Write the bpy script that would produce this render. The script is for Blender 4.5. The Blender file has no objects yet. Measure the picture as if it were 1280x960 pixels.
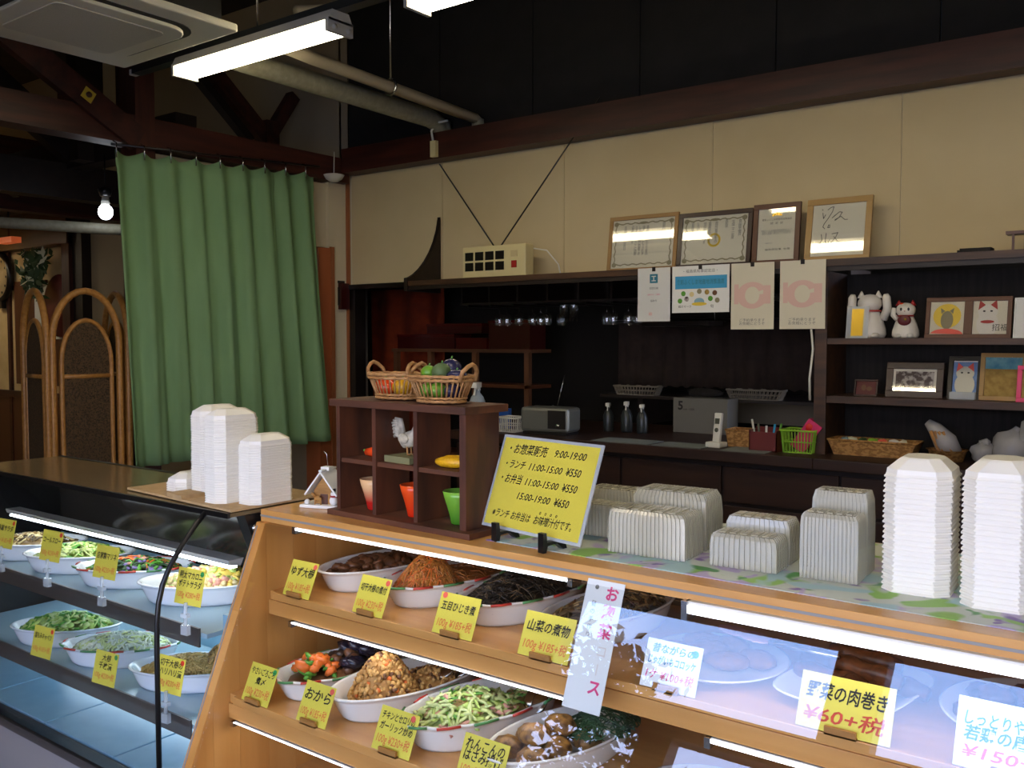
import bpy, math, random
from mathutils import Vector, Matrix, Euler
rnd = random.Random(7)
PI = math.pi; R = math.radians
S = bpy.context.scene
COL = S.collection

# ---------------------------------------------------------------- camera
YAW, PITCH = R(36.8), math.atan(56/1150)
cd = bpy.data.cameras.new('camera'); cam = bpy.data.objects.new('camera', cd); COL.objects.link(cam)
cam.location = (0, 0, 1.6); cam.rotation_euler = (PI/2 - PITCH, 0, YAW)
cd.sensor_fit = 'HORIZONTAL'; cd.sensor_width = 36; cd.lens = 36*1150/1280; cd.clip_start = .02; cd.clip_end = 200
S.camera = cam
# ---------------------------------------------------------------- world, exposure
S.view_settings.view_transform = 'Standard'; S.view_settings.look = 'None'; S.view_settings.gamma = 1
S.view_settings.use_curve_mapping = False
S.view_settings.exposure = 0.0
S.cycles.transparent_max_bounces = 24; S.cycles.max_bounces = 8; S.cycles.sample_clamp_indirect = 6
SKY = 9.5
w = bpy.data.worlds.new('sky'); S.world = w; w.use_nodes = True
nt = w.node_tree; nt.nodes.clear()
wo = nt.nodes.new('ShaderNodeOutputWorld'); bg = nt.nodes.new('ShaderNodeBackground'); tc = nt.nodes.new('ShaderNodeTexCoord')
sp = nt.nodes.new('ShaderNodeSeparateXYZ'); cr = nt.nodes.new('ShaderNodeValToRGB')
nt.links.new(tc.outputs['Generated'], sp.inputs[0]); nt.links.new(sp.outputs['Z'], cr.inputs[0]); nt.links.new(cr.outputs[0], bg.inputs[0]); nt.links.new(bg.outputs[0], wo.inputs[0])
e = cr.color_ramp.elements; e[0].position = 0; e[0].color = (.74, .72, .80, 1); e[1].position = .9; e[1].color = (.16, .32, .85, 1)
q = e.new(.25); q.color = (.50, .60, .95, 1); q = e.new(.42); q.color = (.30, .50, 1.0, 1)
bg.inputs[1].default_value = SKY

# ---------------------------------------------------------------- materials
def lin(h):
    h = h.lstrip('#'); v = [int(h[i:i+2], 16)/255 for i in (0, 2, 4)]
    return tuple((x/12.92 if x <= .04045 else ((x+.055)/1.055)**2.4) for x in v) + (1,)
M = {}
def mat(name, col, rough=.6, metal=0, col2=None, scale=(8, 8, 8), nscale=1.0, detail=3, bump=0, emit=0, ecol=None, kind='noise', alpha=1, coat=0, ramp=(.35, .65), trans=0, spec=.5):
    m = bpy.data.materials.new(name); m.use_nodes = True; n = m.node_tree; b = n.nodes['Principled BSDF']
    c1 = lin(col) if isinstance(col, str) else col
    b.inputs['Base Color'].default_value = c1; b.inputs['Roughness'].default_value = rough; b.inputs['Metallic'].default_value = metal
    b.inputs['Specular IOR Level'].default_value = spec
    if coat: b.inputs['Coat Weight'].default_value = coat; b.inputs['Coat Roughness'].default_value = .08
    if trans: b.inputs['Transmission Weight'].default_value = trans
    if alpha < 1: b.inputs['Alpha'].default_value = alpha
    if emit:
        b.inputs['Emission Color'].default_value = lin(ecol or col) if isinstance(ecol or col, str) else (ecol or col); b.inputs['Emission Strength'].default_value = emit
    if col2 or bump:
        t = n.nodes.new('ShaderNodeTexCoord'); mp = n.nodes.new('ShaderNodeMapping'); mp.inputs['Scale'].default_value = scale
        n.links.new(t.outputs['Object'], mp.inputs[0])
        if kind == 'voronoi':
            tx = n.nodes.new('ShaderNodeTexVoronoi'); tx.inputs['Scale'].default_value = nscale; out = tx.outputs['Distance']
        else:
            tx = n.nodes.new('ShaderNodeTexNoise'); tx.inputs['Scale'].default_value = nscale; tx.inputs['Detail'].default_value = detail; out = tx.outputs[0]
        n.links.new(mp.outputs[0], tx.inputs['Vector'])
        if col2:
            r_ = n.nodes.new('ShaderNodeValToRGB'); r_.color_ramp.elements[0].position = ramp[0]; r_.color_ramp.elements[1].position = ramp[1]
            r_.color_ramp.elements[0].color = c1; r_.color_ramp.elements[1].color = lin(col2)
            n.links.new(out, r_.inputs[0]); n.links.new(r_.outputs[0], b.inputs['Base Color'])
        if bump:
            bp = n.nodes.new('ShaderNodeBump'); bp.inputs['Strength'].default_value = bump; bp.inputs['Distance'].default_value = .01
            n.links.new(out, bp.inputs['Height']); n.links.new(bp.outputs[0], b.inputs['Normal'])
    M[name] = m; return m
def pane_mat(name, tint=(1, 1, 1), f0=.05, rough=0.0, dirt=0):
    m = bpy.data.materials.new(name); m.use_nodes = True; n = m.node_tree; n.nodes.clear()
    o = n.nodes.new('ShaderNodeOutputMaterial'); mx = n.nodes.new('ShaderNodeMixShader'); tr = n.nodes.new('ShaderNodeBsdfTransparent'); gl = n.nodes.new('ShaderNodeBsdfGlossy')
    tr.inputs[0].default_value = (*tint, 1); gl.inputs['Roughness'].default_value = rough
    lw = n.nodes.new('ShaderNodeLayerWeight'); lw.inputs[0].default_value = .5
    p = n.nodes.new('ShaderNodeMath'); p.operation = 'POWER'; p.inputs[1].default_value = 5
    k = n.nodes.new('ShaderNodeMath'); k.operation = 'MULTIPLY_ADD'; k.inputs[1].default_value = 1-f0; k.inputs[2].default_value = f0
    n.links.new(lw.outputs['Facing'], p.inputs[0]); n.links.new(p.outputs[0], k.inputs[0]); n.links.new(k.outputs[0], mx.inputs[0])
    n.links.new(tr.outputs[0], mx.inputs[1]); n.links.new(gl.outputs[0], mx.inputs[2]); n.links.new(mx.outputs[0], o.inputs[0])
    M[name] = m; return m

mat('cream_wall', '#cdbb93', .9, col2='#c4b188', scale=(1, 1, 1), nscale=1.5, bump=.05)
mat('cream_side', '#d0c4a6', .9)
mat('far_cream', '#d9c190', .9, col2='#cfb583', nscale=.8)
mat('shaded_cream_grey_back', '#a3947a', .9)  # far cream wall with its shade in the colour; plain grey on rear shelf
mat('dark_panel', '#100e0d', .85, col2='#181514', scale=(1, 1, 1), nscale=6, detail=6, bump=.1)
mat('panel_joint', '#3a4658', .5)
mat('ceiling', '#2a211c', .9, col2='#33281f', nscale=1)
mat('beam', '#4d2318', .5, col2='#33160f', scale=(2, 14, 14), nscale=1, detail=4, bump=.08)
mat('beam_x', '#4a2117', .45, col2='#32150e', scale=(2, 20, 20), nscale=1, detail=4, bump=.08)
mat('beam_y', '#52261a', .5, col2='#3a1a11', scale=(20, 2, 20), nscale=1, detail=4, bump=.08)
mat('post_z', '#54291c', .5, col2='#3c1c13', scale=(20, 20, 2), nscale=1, detail=4, bump=.08)
mat('dark_wood', '#24160f', .5, col2='#190f09', scale=(3, 18, 18), nscale=1, detail=4)
mat('shelf_wood', '#52351f', .5, col2='#342216', scale=(3, 22, 22), nscale=1, detail=4)
mat('drawer_wood', '#351d11', .5, col2='#27140c', scale=(3, 22, 22), nscale=1)
mat('cabinet_back', '#1d1a18', .9, col2='#262220', scale=(60, 60, 4), nscale=1)
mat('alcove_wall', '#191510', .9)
mat('orange_jamb', '#a65b34', .5)
mat('trim_wood', '#9a5b35', .5)
mat('orange_cloth', '#95360f', .9, col2='#7c2a0b', nscale=1.5)
mat('floor', '#8f7d66', .5, col2='#7f6c55', scale=(2, 8, 1), nscale=1)
mat('case_wood', '#d59c56', .38, col2='#c68a44', scale=(18, 2.2, 18), nscale=1, detail=5, coat=.2)
mat('case_wood_x', '#d79e58', .35, col2='#c48a46', scale=(2.2, 22, 22), nscale=1, detail=5, coat=.25)
mat('case_wood_z', '#d49a54', .4, col2='#c48a46', scale=(16, 16, 1.8), nscale=1, detail=5, coat=.15)
mat('case_wood_z2', '#ce924c', .4, col2='#be823e', scale=(16, 16, 1.8), nscale=1, detail=5, coat=.15)
mat('case_back', '#4e2c18', .5, col2='#3b2010', scale=(16, 16, 2), nscale=1)
mat('groove', '#8e8a86', .4)
mat('black_metal', '#0e0d0d', .35)
mat('black_plastic', '#141314', .3)
mat('mirror_dark', '#2d2823', .12); mat('rail_brown', '#4d4540', .35, alpha=.8)
mat('steel', '#b8b8b8', .22, metal=1)
mat('chrome', '#e0e0e0', .1, metal=1)
mat('case_blue', '#7ea6b8', .3, col2='#8bb0c0', nscale=2)
mat('case_shelf', '#93adb8', .2)
mat('case_panel', '#8c827b', .6)
mat('tan_board', '#c2a274', .7, col2='#b59465', nscale=5)
mat('brown_top', '#5a4d3c', .05, alpha=.55)
pane_mat('glass', (.97, .98, .98), .06)
mat('case_top_glass', '#85704f', .12, alpha=.8)
pane_mat('stem_glass', (.93, .95, .96), .12, .02)
mat('foam_white', '#f6f0e2', .35, spec=.4)
mat('clear_pack', '#d2ccb4', .12, alpha=.5, spec=.9)
mat('dish', '#e9e3d6', .18, coat=.4)
mat('dish_white', '#eef0f2', .15, coat=.4)
mat('rim_red', '#c03a2c', .3); mat('rim_green', '#4f8a4f', .3)
mat('yellow_card', '#e3d24c', .5); mat('white_card', '#f2f2ee', .5); mat('ink', '#171310', .6); mat('ink_red', '#c8452a', .6); mat('ink_orange', '#e07a3a', .6)
mat('ink_blue', '#1b86b8', .6); mat('ink_pink', '#e0467a', .6); mat('ink_grey', '#6b6a66', .6)
mat('dot_pink', '#e8604f', .5); mat('dot_green', '#2f9a4e', .5); mat('dot_blue', '#36a8d8', .5); mat('dot_red', '#e23b22', .5)
mat('holder_wood', '#a87436', .6)
mat('clear_plastic', '#e8eef0', .08, alpha=.35)
mat('cubby', '#62341c', .6, col2='#3e2013', scale=(14, 14, 3), nscale=1.2, detail=5, bump=.1)
mat('cubby_x', '#683b22', .6, col2='#442617', scale=(3, 16, 16), nscale=1.2, detail=5, bump=.1)
mat('wicker', '#c19058', .6, col2='#9c6c3c', scale=(60, 60, 60), nscale=1)
mat('wicker_dark', '#6b4630', .6)
mat('woven', '#b98a4e', .65, col2='#8f6432', scale=(50, 50, 90), nscale=1, ramp=(.45, .55))
mat('rattan', '#b5813f', .4, col2='#a06d2f', nscale=6)
mat('rattan_mesh', '#5e4628', .85, col2='#3a2a18', scale=(140, 140, 140), nscale=1, alpha=.85)
mat('curtain', '#7c9f70', .85, col2='#759869', scale=(4, 4, 1), nscale=2)
mat('fluo', '#fff6e0', .5, emit=22, ecol='#fff1cf'); mat('fluo_fill', '#fff6e0', .5, emit=34, ecol='#fff0d0')  # the second one: stronger tubes for the unseen added fill lamps
mat('led', '#ffffff', .5, emit=7.5, ecol='#f4f4ff')
mat('led_cool', '#f4faff', .5, emit=12, ecol='#e8f4ff')
mat('bulb', '#ffffff', .5, emit=14, ecol='#eef4ff')
mat('warm_lamp', '#ffd27a', .5, emit=4, ecol='#ffb347')
mat('warm_red', '#e07a4a', .5, emit=.3, ecol='#e86a3a')
mat('lamp_body', '#c9c5ba', .4)
mat('ac_white', '#f0e8cc', .5); mat('ac_grille', '#e2dac0', .6, col2='#d8d0b6', nscale=20); mat('ac_slot', '#2a2824', .7)
mat('duct_black', '#1c2124', .4)
mat('pipe', '#9a9680', .5, col2='#8b8772', nscale=4)
mat('pipe_wrap', '#a89c84', .6)
mat('cream_plastic', '#d9cb98', .4); mat('beige_plastic', '#cbb98a', .4)
mat('frame_tan', '#9a7440', .4); mat('frame_dark', '#2e1512', .3); mat('frame_brown', '#56301c', .4); mat('frame_gold', '#a07c42', .35); mat('frame_black', '#17110f', .3)
mat('paper', '#d8d4c0', .7); mat('paper_white', '#e6e6e0', .6); mat('paper_cream', '#d6cfb8', .7); mat('mat_white', '#d7d3c6', .7)
pane_mat('frame_glass', (1, 1, 1), .05, .03)
mat('ornament', '#8d8668', .6)
mat('gold', '#d8b13a', .25, metal=.7); mat('yellow_seal', '#e2c23e', .5)
mat('teal', '#2f7f96', .6); mat('sky_blue', '#3a9ac8', .6); mat('pink_print', '#d8b4a8', .7); mat('pale_pink', '#dccfc2', .7)
mat('cat_white', '#d9d3c8', .35); mat('cat_red', '#a01c18', .4); mat('maroon', '#5a1216', .5); mat('red', '#d2281c', .35); mat('orange_red', '#e2481a', .25)
mat('pink', '#d8346e', .35); mat('magenta_lid', '#8a1b52', .3)
mat('photo_dark', '#4a3d3c', .6, col2='#b0a8a2', scale=(40, 40, 40), nscale=1, ramp=(.45, .6))
mat('wheat', '#b0924a', .7, col2='#8f7030', scale=(30, 30, 30), nscale=1); mat('paint_sky', '#3f86a0', .7, col2='#7ab0b8', scale=(20, 20, 20), nscale=1)
mat('cat_blue', '#5c7fb8', .5, col2='#7c98c4', scale=(20, 20, 20), nscale=1)
mat('green_bright', '#6a9a2c', .3); mat('green_leaf', '#5f9a3a', .5); mat('lime_basket', '#8fc43a', .4); mat('green_dark', '#2d4a26', .6)
mat('corn', '#e8b21e', .35, col2='#d89a10', scale=(200, 200, 200), nscale=1); mat('eggplant', '#2b2a48', .25); mat('purple', '#7d6aa0', .6)
mat('rooster', '#d3c6aa', .6, col2='#a89c86', scale=(60, 60, 60), nscale=1); mat('book', '#7e7a52', .7)
mat('radio_silver', '#7f8078', .3, metal=.4); mat('bottle_dim', '#2c3133', .3); mat('radio_dark', '#262422', .3)
mat('basket_white', '#d5d2c6', .5); mat('bottle', '#b8c4cc', .2, alpha=.7)
mat('blue', '#1f4f9a', .5); mat('crate_blue', '#1d3f78', .5)
mat('lacquer', '#3e100e', .3); mat('lacquer_red', '#4c1310', .25); mat('shelf_pine', '#64402a', .5)
mat('hood_cloth', '#33251f', .9, col2='#291e1a', scale=(10, 10, 10), nscale=2); mat('lace', '#857d70', .8)
mat('phone_white', '#dedcd0', .35); mat('screen_grey', '#565a4e', .3); mat('placemat', '#7d8482', .7)
mat('box_grey', '#6c6a64', .7); mat('red_brown', '#6b2624', .5)
mat('grey_plastic', '#9c9c9c', .4)
mat('log', '#b5843f', .6, col2='#97682b', scale=(20, 20, 120), nscale=1); mat('snow', '#eceae2', .6); mat('roof_grey', '#b8b8a4', .7)
mat('straw_green', '#566a3c', .6)
mat('bag', '#b4b2b4', .25, alpha=.75); mat('bread', '#a97c4a', .6)
mat('outdoor_ground', '#8e8a84', .9); mat('front_wall', '#6e5a48', .8); mat('front_frame', '#3b2a20', .6)
mat('tree_leaf', '#3d5a26', .7, col2='#2b431b', nscale=6); mat('bark', '#4b3a2a', .9)
# foods
mat('f_daikon', '#75492a', .45, col2='#5b3417', scale=(40, 40, 40), nscale=1); mat('f_broth', '#5a3820', .2)
mat('f_kiri', '#c07a30', .35); mat('f_kiri2', '#a3602a', .35); mat('f_carrot', '#e0702a', .35); mat('f_hijiki', '#12110f', .35); mat('f_hijiki2', '#1f1b16', .35)
mat('f_sansai', '#9a7a46', .4); mat('f_sansai2', '#5c4a30', .4); mat('f_green', '#5a9a34', .35); mat('f_lime', '#b9cf6a', .35); mat('f_celery', '#cfd98e', .35)
mat('f_okara', '#c99a58', .6, col2='#b07c3a', scale=(60, 60, 60), nscale=1); mat('f_okara2', '#dca95e', .6); mat('f_brown', '#6b4426', .4)
mat('f_eggplant', '#1d1a26', .2); mat('f_konbu', '#3b2a20', .3); mat('f_fry', '#9a6228', .6, col2='#7a4718', scale=(90, 90, 90), nscale=1, bump=.3)
mat('f_meat', '#7a4522', .35, col2='#4e2a14', scale=(50, 50, 50), nscale=1, bump=.2); mat('f_potato', '#dcc890', .5); mat('f_ham', '#d89a84', .5)
mat('f_white', '#dfe2c8', .35); mat('f_noodle', '#d6b26a', .4); mat('f_noodle2', '#c09a52', .4); mat('f_yellow', '#e2c257', .4); mat('f_tomato', '#c23a24', .3)
mat('f_patty', '#a8793c', .45, col2='#5d3a1a', scale=(60, 60, 60), nscale=1, bump=.3)
mat('tong_steel', '#a9a49c', .2, metal=1); mat('tong_pink', '#c99a98', .5)
# flowered cloth (print)
def cloth_mat():
    m = bpy.data.materials.new('flower_cloth'); m.use_nodes = True; n = m.node_tree; b = n.nodes['Principled BSDF']; b.inputs['Roughness'].default_value = .5
    t = n.nodes.new('ShaderNodeTexCoord'); prev = None
    base = n.nodes.new('ShaderNodeRGB'); base.outputs[0].default_value = lin('#c9cfc4'); prev = base.outputs[0]
    for k, (c, sc, th, off) in enumerate((('#b9a9cc', 9, .58, 0), ('#7f63a8', 14, .64, 3), ('#8fbf5a', 8, .62, 7), ('#4c8f4a', 12, .66, 11), ('#a8c8cc', 7, .6, 17))):
        mp = n.nodes.new('ShaderNodeMapping'); mp.inputs['Location'].default_value = (off, off*.7, 0)
        nz = n.nodes.new('ShaderNodeTexNoise'); nz.inputs['Scale'].default_value = sc; nz.inputs['Detail'].default_value = 1.5; nz.inputs['Distortion'].default_value = 1.2
        rp = n.nodes.new('ShaderNodeValToRGB'); rp.color_ramp.elements[0].position = th-.03; rp.color_ramp.elements[1].position = th+.03
        mx = n.nodes.new('ShaderNodeMix'); mx.data_type = 'RGBA'
        n.links.new(t.outputs['Object'], mp.inputs[0]); n.links.new(mp.outputs[0], nz.inputs['Vector']); n.links.new(nz.outputs[0], rp.inputs[0])
        n.links.new(rp.outputs[0], mx.inputs[0]); n.links.new(prev, mx.inputs[6]); mx.inputs[7].default_value = lin(c); prev = mx.outputs[2]
    n.links.new(prev, b.inputs['Base Color']); M['flower_cloth'] = m
cloth_mat()
def grad_mat(name, c0, c1, z0, z1):
    m = bpy.data.materials.new(name); m.use_nodes = True; n = m.node_tree; b = n.nodes['Principled BSDF']; b.inputs['Roughness'].default_value = .15
    t = n.nodes.new('ShaderNodeTexCoord'); s_ = n.nodes.new('ShaderNodeSeparateXYZ'); mr = n.nodes.new('ShaderNodeMapRange'); mr.inputs[1].default_value = z0; mr.inputs[2].default_value = z1
    rp = n.nodes.new('ShaderNodeValToRGB'); rp.color_ramp.elements[0].color = lin(c0); rp.color_ramp.elements[1].color = lin(c1)
    n.links.new(t.outputs['Object'], s_.inputs[0]); n.links.new(s_.outputs['Z'], mr.inputs[0]); n.links.new(mr.outputs[0], rp.inputs[0]); n.links.new(rp.outputs[0], b.inputs['Base Color']); M[name] = m
grad_mat('mug_red', '#c4241c', '#f0c088', .02, .06); grad_mat('mug_orange', '#d8280e', '#f0561e', .0, .07); grad_mat('mug_green', '#3f7a1e', '#7cb43a', .0, .07)

# ---------------------------------------------------------------- mesh helpers
class MB:
    def __init__(s): s.v = []; s.f = []; s.m = []; s.mi = 0; s.sm = []; s.smooth = False; s.T = None
    def add(s, vs, fs):
        o = len(s.v)
        if s.T is not None: vs = [s.T @ Vector(p) for p in vs]
        s.v.extend([tuple(p) for p in vs])
        for f in fs: s.f.append(tuple(i+o for i in f)); s.m.append(s.mi); s.sm.append(s.smooth)
        return s
    def box(s, x0, y0, z0, x1, y1, z1):
        return s.add([(x0, y0, z0), (x1, y0, z0), (x1, y1, z0), (x0, y1, z0), (x0, y0, z1), (x1, y0, z1), (x1, y1, z1), (x0, y1, z1)],
                     [(0, 3, 2, 1), (4, 5, 6, 7), (0, 1, 5, 4), (1, 2, 6, 5), (2, 3, 7, 6), (3, 0, 4, 7)])
    def cbox(s, c, d): return s.box(c[0]-d[0]/2, c[1]-d[1]/2, c[2]-d[2]/2, c[0]+d[0]/2, c[1]+d[1]/2, c[2]+d[2]/2)
    def bar(s, a, b, w, h, up=(0, 0, 1)):
        a, b = Vector(a), Vector(b); d = (b-a).normalized(); u = Vector(up)
        if abs(d.dot(u)) > .99: u = Vector((0, 1, 0))
        x = d.cross(u).normalized()*w/2; y = x.cross(d).normalized()*h/2
        vs = [a-x-y, a+x-y, a+x+y, a-x+y, b-x-y, b+x-y, b+x+y, b-x+y]
        return s.add(vs, [(0, 3, 2, 1), (4, 5, 6, 7), (0, 1, 5, 4), (1, 2, 6, 5), (2, 3, 7, 6), (3, 0, 4, 7)])
    def tube(s, pts, r, n=8, closed=False, cap=True):
        pts = [Vector(p) for p in pts]; rs = r if isinstance(r, (list, tuple)) else [r]*len(pts); N = len(pts); vs = []; up = None
        for i, p in enumerate(pts):
            d = (pts[(i+1) % N]-pts[i-1]) if closed else (pts[min(i+1, N-1)]-pts[max(i-1, 0)])
            d = d.normalized() if d.length > 1e-9 else Vector((0, 0, 1))
            if up is None:
                up = Vector((0, 0, 1)) if abs(d.z) < .9 else Vector((1, 0, 0))
            x = d.cross(up)
            if x.length < 1e-5: x = d.cross(Vector((1, .3, 0)))
            x.normalize(); y = x.cross(d).normalized(); up = y
            for k in range(n): a = 2*PI*k/n; vs.append(p+(x*math.cos(a)+y*math.sin(a))*rs[i])
        fs = []
        for i in range(N if closed else N-1):
            j = (i+1) % N
            for k in range(n): l = (k+1) % n; fs.append((i*n+k, i*n+l, j*n+l, j*n+k))
        if cap and not closed: fs.append(tuple(range(n-1, -1, -1))); fs.append(tuple((N-1)*n+k for k in range(n)))
        o = s.smooth; s.smooth = True; s.add(vs, fs); s.smooth = o; return s
    def lathe(s, prof, n=24, c=(0, 0, 0), sx=1, sy=1, wave=None, cap0=True, cap1=True, smooth=True):
        vs = []; fs = []; P = len(prof)
        for (r, z) in prof:
            for k in range(n):
                a = 2*PI*k/n; q = 1 if wave is None else wave(a, r, z)
                vs.append((c[0]+r*q*sx*math.cos(a), c[1]+r*q*sy*math.sin(a), c[2]+z))
        for i in range(P-1):
            for k in range(n): l = (k+1) % n; fs.append((i*n+k, i*n+l, (i+1)*n+l, (i+1)*n+k))
        if cap0: fs.append(tuple(range(n-1, -1, -1)))
        if cap1: fs.append(tuple((P-1)*n+k for k in range(n)))
        o = s.smooth; s.smooth = smooth; s.add(vs, fs); s.smooth = o; return s
    def ball(s, c, r, n=12, m=8):
        r = r if isinstance(r, (list, tuple)) else (r, r, r)
        pr = [(max(math.sin(PI*i/m), .02), -math.cos(PI*i/m)) for i in range(m+1)]
        vs = []; fs = []
        for (q, z) in pr:
            for k in range(n): a = 2*PI*k/n; vs.append((c[0]+q*math.cos(a)*r[0], c[1]+q*math.sin(a)*r[1], c[2]+z*r[2]))
        for i in range(m):
            for k in range(n): l = (k+1) % n; fs.append((i*n+k, i*n+l, (i+1)*n+l, (i+1)*n+k))
        fs.append(tuple(range(n-1, -1, -1))); fs.append(tuple(m*n+k for k in range(n)))
        o = s.smooth; s.smooth = True; s.add(vs, fs); s.smooth = o; return s
    def lump(s, c, r, jit=.15, n=8, m=5):
        o = len(s.v); s.ball(c, r, n, m)
        for i in range(o, len(s.v)):
            v = Vector(s.v[i]); cc = Vector(c) if s.T is None else s.T @ Vector(c)
            s.v[i] = tuple(cc+(v-cc)*(1+rnd.uniform(-jit, jit)))
        return s
    def prism(s, poly, a0, a1, axis='z'):
        n = len(poly)
        def P(p, a): return {'z': (p[0], p[1], a), 'x': (a, p[0], p[1]), 'y': (p[0], a, p[1])}[axis]
        vs = [P(p, a0) for p in poly]+[P(p, a1) for p in poly]
        fs = [tuple(range(n-1, -1, -1)), tuple(range(n, 2*n))]+[(i, (i+1) % n, n+(i+1) % n, n+i) for i in range(n)]
        return s.add(vs, fs)
    def build(s, name, mats, parent=None, loc=None, rot=None, bevel=0):
        me = bpy.data.meshes.new(name); me.from_pydata(s.v, [], s.f)
        if not isinstance(mats, (list, tuple)): mats = [mats]
        for k in mats: me.materials.append(M[k])
        me.polygons.foreach_set('material_index', s.m); me.polygons.foreach_set('use_smooth', s.sm); me.update()
        o = bpy.data.objects.new(name, me); COL.objects.link(o)
        if parent: o.parent = parent
        if loc: o.location = loc
        if rot: o.rotation_euler = rot
        if bevel:
            b = o.modifiers.new('edge', 'BEVEL'); b.width = bevel; b.segments = 2; b.limit_method = 'ANGLE'
        return o
def B(*a): return MB().box(*a)
def tag(o, label, cat, group=None, kind=None):
    if label: o['label'] = label
    if cat: o['category'] = cat
    if group: o['group'] = group
    if kind: o['kind'] = kind
    return o
def thing(name, label, cat, loc=(0, 0, 0), rz=0, group=None):
    o = bpy.data.objects.new(name, None); COL.objects.link(o); o.location = loc; o.rotation_euler = (0, 0, rz); o.empty_display_size = .05
    return tag(o, label, cat, group)
def struct(name, mb, m, parent=None):
    o = mb.build(name, m, parent)
    if not parent: o['kind'] = 'structure'
    return o
def dup(root, loc=None, rz=None, label=None, group=None, cat=None):
    kids = {}
    for o in root.children_recursive: kids.setdefault(o.parent, []).append(o)
    def go(o, par):
        c = o.copy(); COL.objects.link(c)
        if par: c.parent = par
        for k in kids.get(o, []): go(k, c)
        return c
    r = go(root, None)
    if loc: r.location = loc
    if rz is not None: r.rotation_euler = (0, 0, rz)
    if label: r['label'] = label
    if group: r['group'] = group
    return r
def text(body, size, m, parent, loc=(0, 0, 0), fit=None, rot=None, name='lettering', bold=.0, shear=0, align='CENTER', spacing=1.0):
    cu = bpy.data.curves.new(name, 'FONT'); cu.body = body; cu.size = size; cu.align_x = align; cu.align_y = 'CENTER'; cu.resolution_u = 2
    cu.offset = bold*size; cu.shear = shear; cu.space_line = spacing
    t = bpy.data.objects.new(name, cu); COL.objects.link(t); bpy.context.view_layer.update()
    me = bpy.data.meshes.new_from_object(t.evaluated_get(bpy.context.evaluated_depsgraph_get())); COL.objects.unlink(t); bpy.data.objects.remove(t)
    me.name = name; me.materials.clear(); me.materials.append(M[m])
    if fit and me.vertices:
        xs = [v.co.x for v in me.vertices]; wd = max(xs)-min(xs)
        if wd > 0:
            k = fit/wd
            cx = (max(xs)+min(xs))/2 if align == 'CENTER' else min(xs)
            for v in me.vertices: v.co.x = (v.co.x-cx)*k
    o = bpy.data.objects.new(name, me); COL.objects.link(o); o.parent = parent; o.location = loc
    if rot: o.rotation_euler = rot
    return o
def sheet(name, w_, h_, m, parent, loc, rot, t=.0012, back=None):
    return MB().box(-w_/2, 0, -t, w_/2, h_, 0).build(name, m, parent, loc, rot)
def arc(c, r0, a0, a1, n, f): return [f(c, r0, a0+(a1-a0)*i/n) for i in range(n+1)]
def W(root):                    # author a part of root in world coordinates
    m = MB(); m.T = (Matrix.Translation(root.location) @ Euler(root.rotation_euler).to_matrix().to_4x4()).inverted(); return m

# ================================================================ SETTING
struct('floor', MB().box(-13, -1.1, -.1, 1.6, 6.3, 0), 'floor')
struct('ceiling', MB().box(-13, -1.1, 4.4, 1.6, 6.3, 4.5), 'ceiling')
# back wall: cream boards above the shelf
wb = struct('wall_back', MB().box(-5.33, 5.006, 2.0, 1.5, 5.12, 2.86), 'cream_side')
xs = [-5.29, -4.36, -3.32, -2.29, -1.254, -.34, .57, 1.5]
for a, b in zip(xs, xs[1:]): B(a+.002, 5.0, 2.0, b-.002, 5.006, 2.86).build('panel', 'cream_wall', wb)
wu = struct('wall_back_upper', MB().box(-5.33, 5.03, 2.86, 1.5, 5.12, 4.4), 'panel_joint')
xs = [-5.33, -4.38, -3.57, -2.772, -1.923, -1.082, -.24, .6, 1.5]
for a, b in zip(xs, xs[1:]): B(a+.004, 5.0, 3.0, b-.004, 5.03, 4.4).build('panel', 'dark_panel', wu)
B(-5.40, 4.99, 0, -5.25, 5.1, 2.0).build('wall_post', 'frame_black', None).__setitem__('kind', 'structure')
struct('beam_back', MB().box(-5.25, 4.86, 2.855, 1.5, 5.0, 3.035), 'beam_x')
struct('trim_1', MB().box(-5.345, 4.975, .9, -5.31, 5.0, 2.86), 'trim_wood')
struct('trim_2', MB().box(-5.31, 4.96, 1.985, -4.37, 5.0, 2.02), 'frame_black')
# wall of the dining room beyond, same line
wf = struct('wall_back_far', MB().box(-13, 5.0, 0, -5.40, 5.12, 4.4).box(-5.42, 5.0, 2.0, -5.31, 5.12, 4.4), 'shaded_cream_grey_back')  # a cream wall, its shade put into the base colour
B(-13, 4.98, 1.0, -9.45, 5.0, 2.6).build('panel', 'far_cream', wf)
B(-10.68, 4.95, 1.1, -9.98, 4.98, 2.24).build('board', 'frame_brown', wf)
B(-9.8, 4.95, 1.1, -9.47, 4.98, 2.27).build('board', 'frame_brown', wf)
B(-10.86, 4.95, 0, -10.8, 4.98, 2.58).build('board', 'beam', wf)
B(-10.8, 4.96, 2.15, -10.6, 4.98, 2.2).build('board', 'beam', wf)
B(-13, 4.93, .95, -9.5, 4.98, 1.02).build('rail', 'beam', wf)
B(-13, 4.96, 0, -9.45, 5.0, .95).build('wainscot', 'frame_brown', wf)
struct('post_far', MB().box(-9.45, 4.86, 0, -9.3, 5.0, 4.4), 'post_z')
struct('post_far_dark', MB().box(-9.3, 4.9, 0, -9.12, 5.0, 4.4), 'dark_wood')
struct('beam_far_back', MB().box(-13, 4.84, 2.58, -9.3, 5.0, 2.95), 'beam_x')
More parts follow.
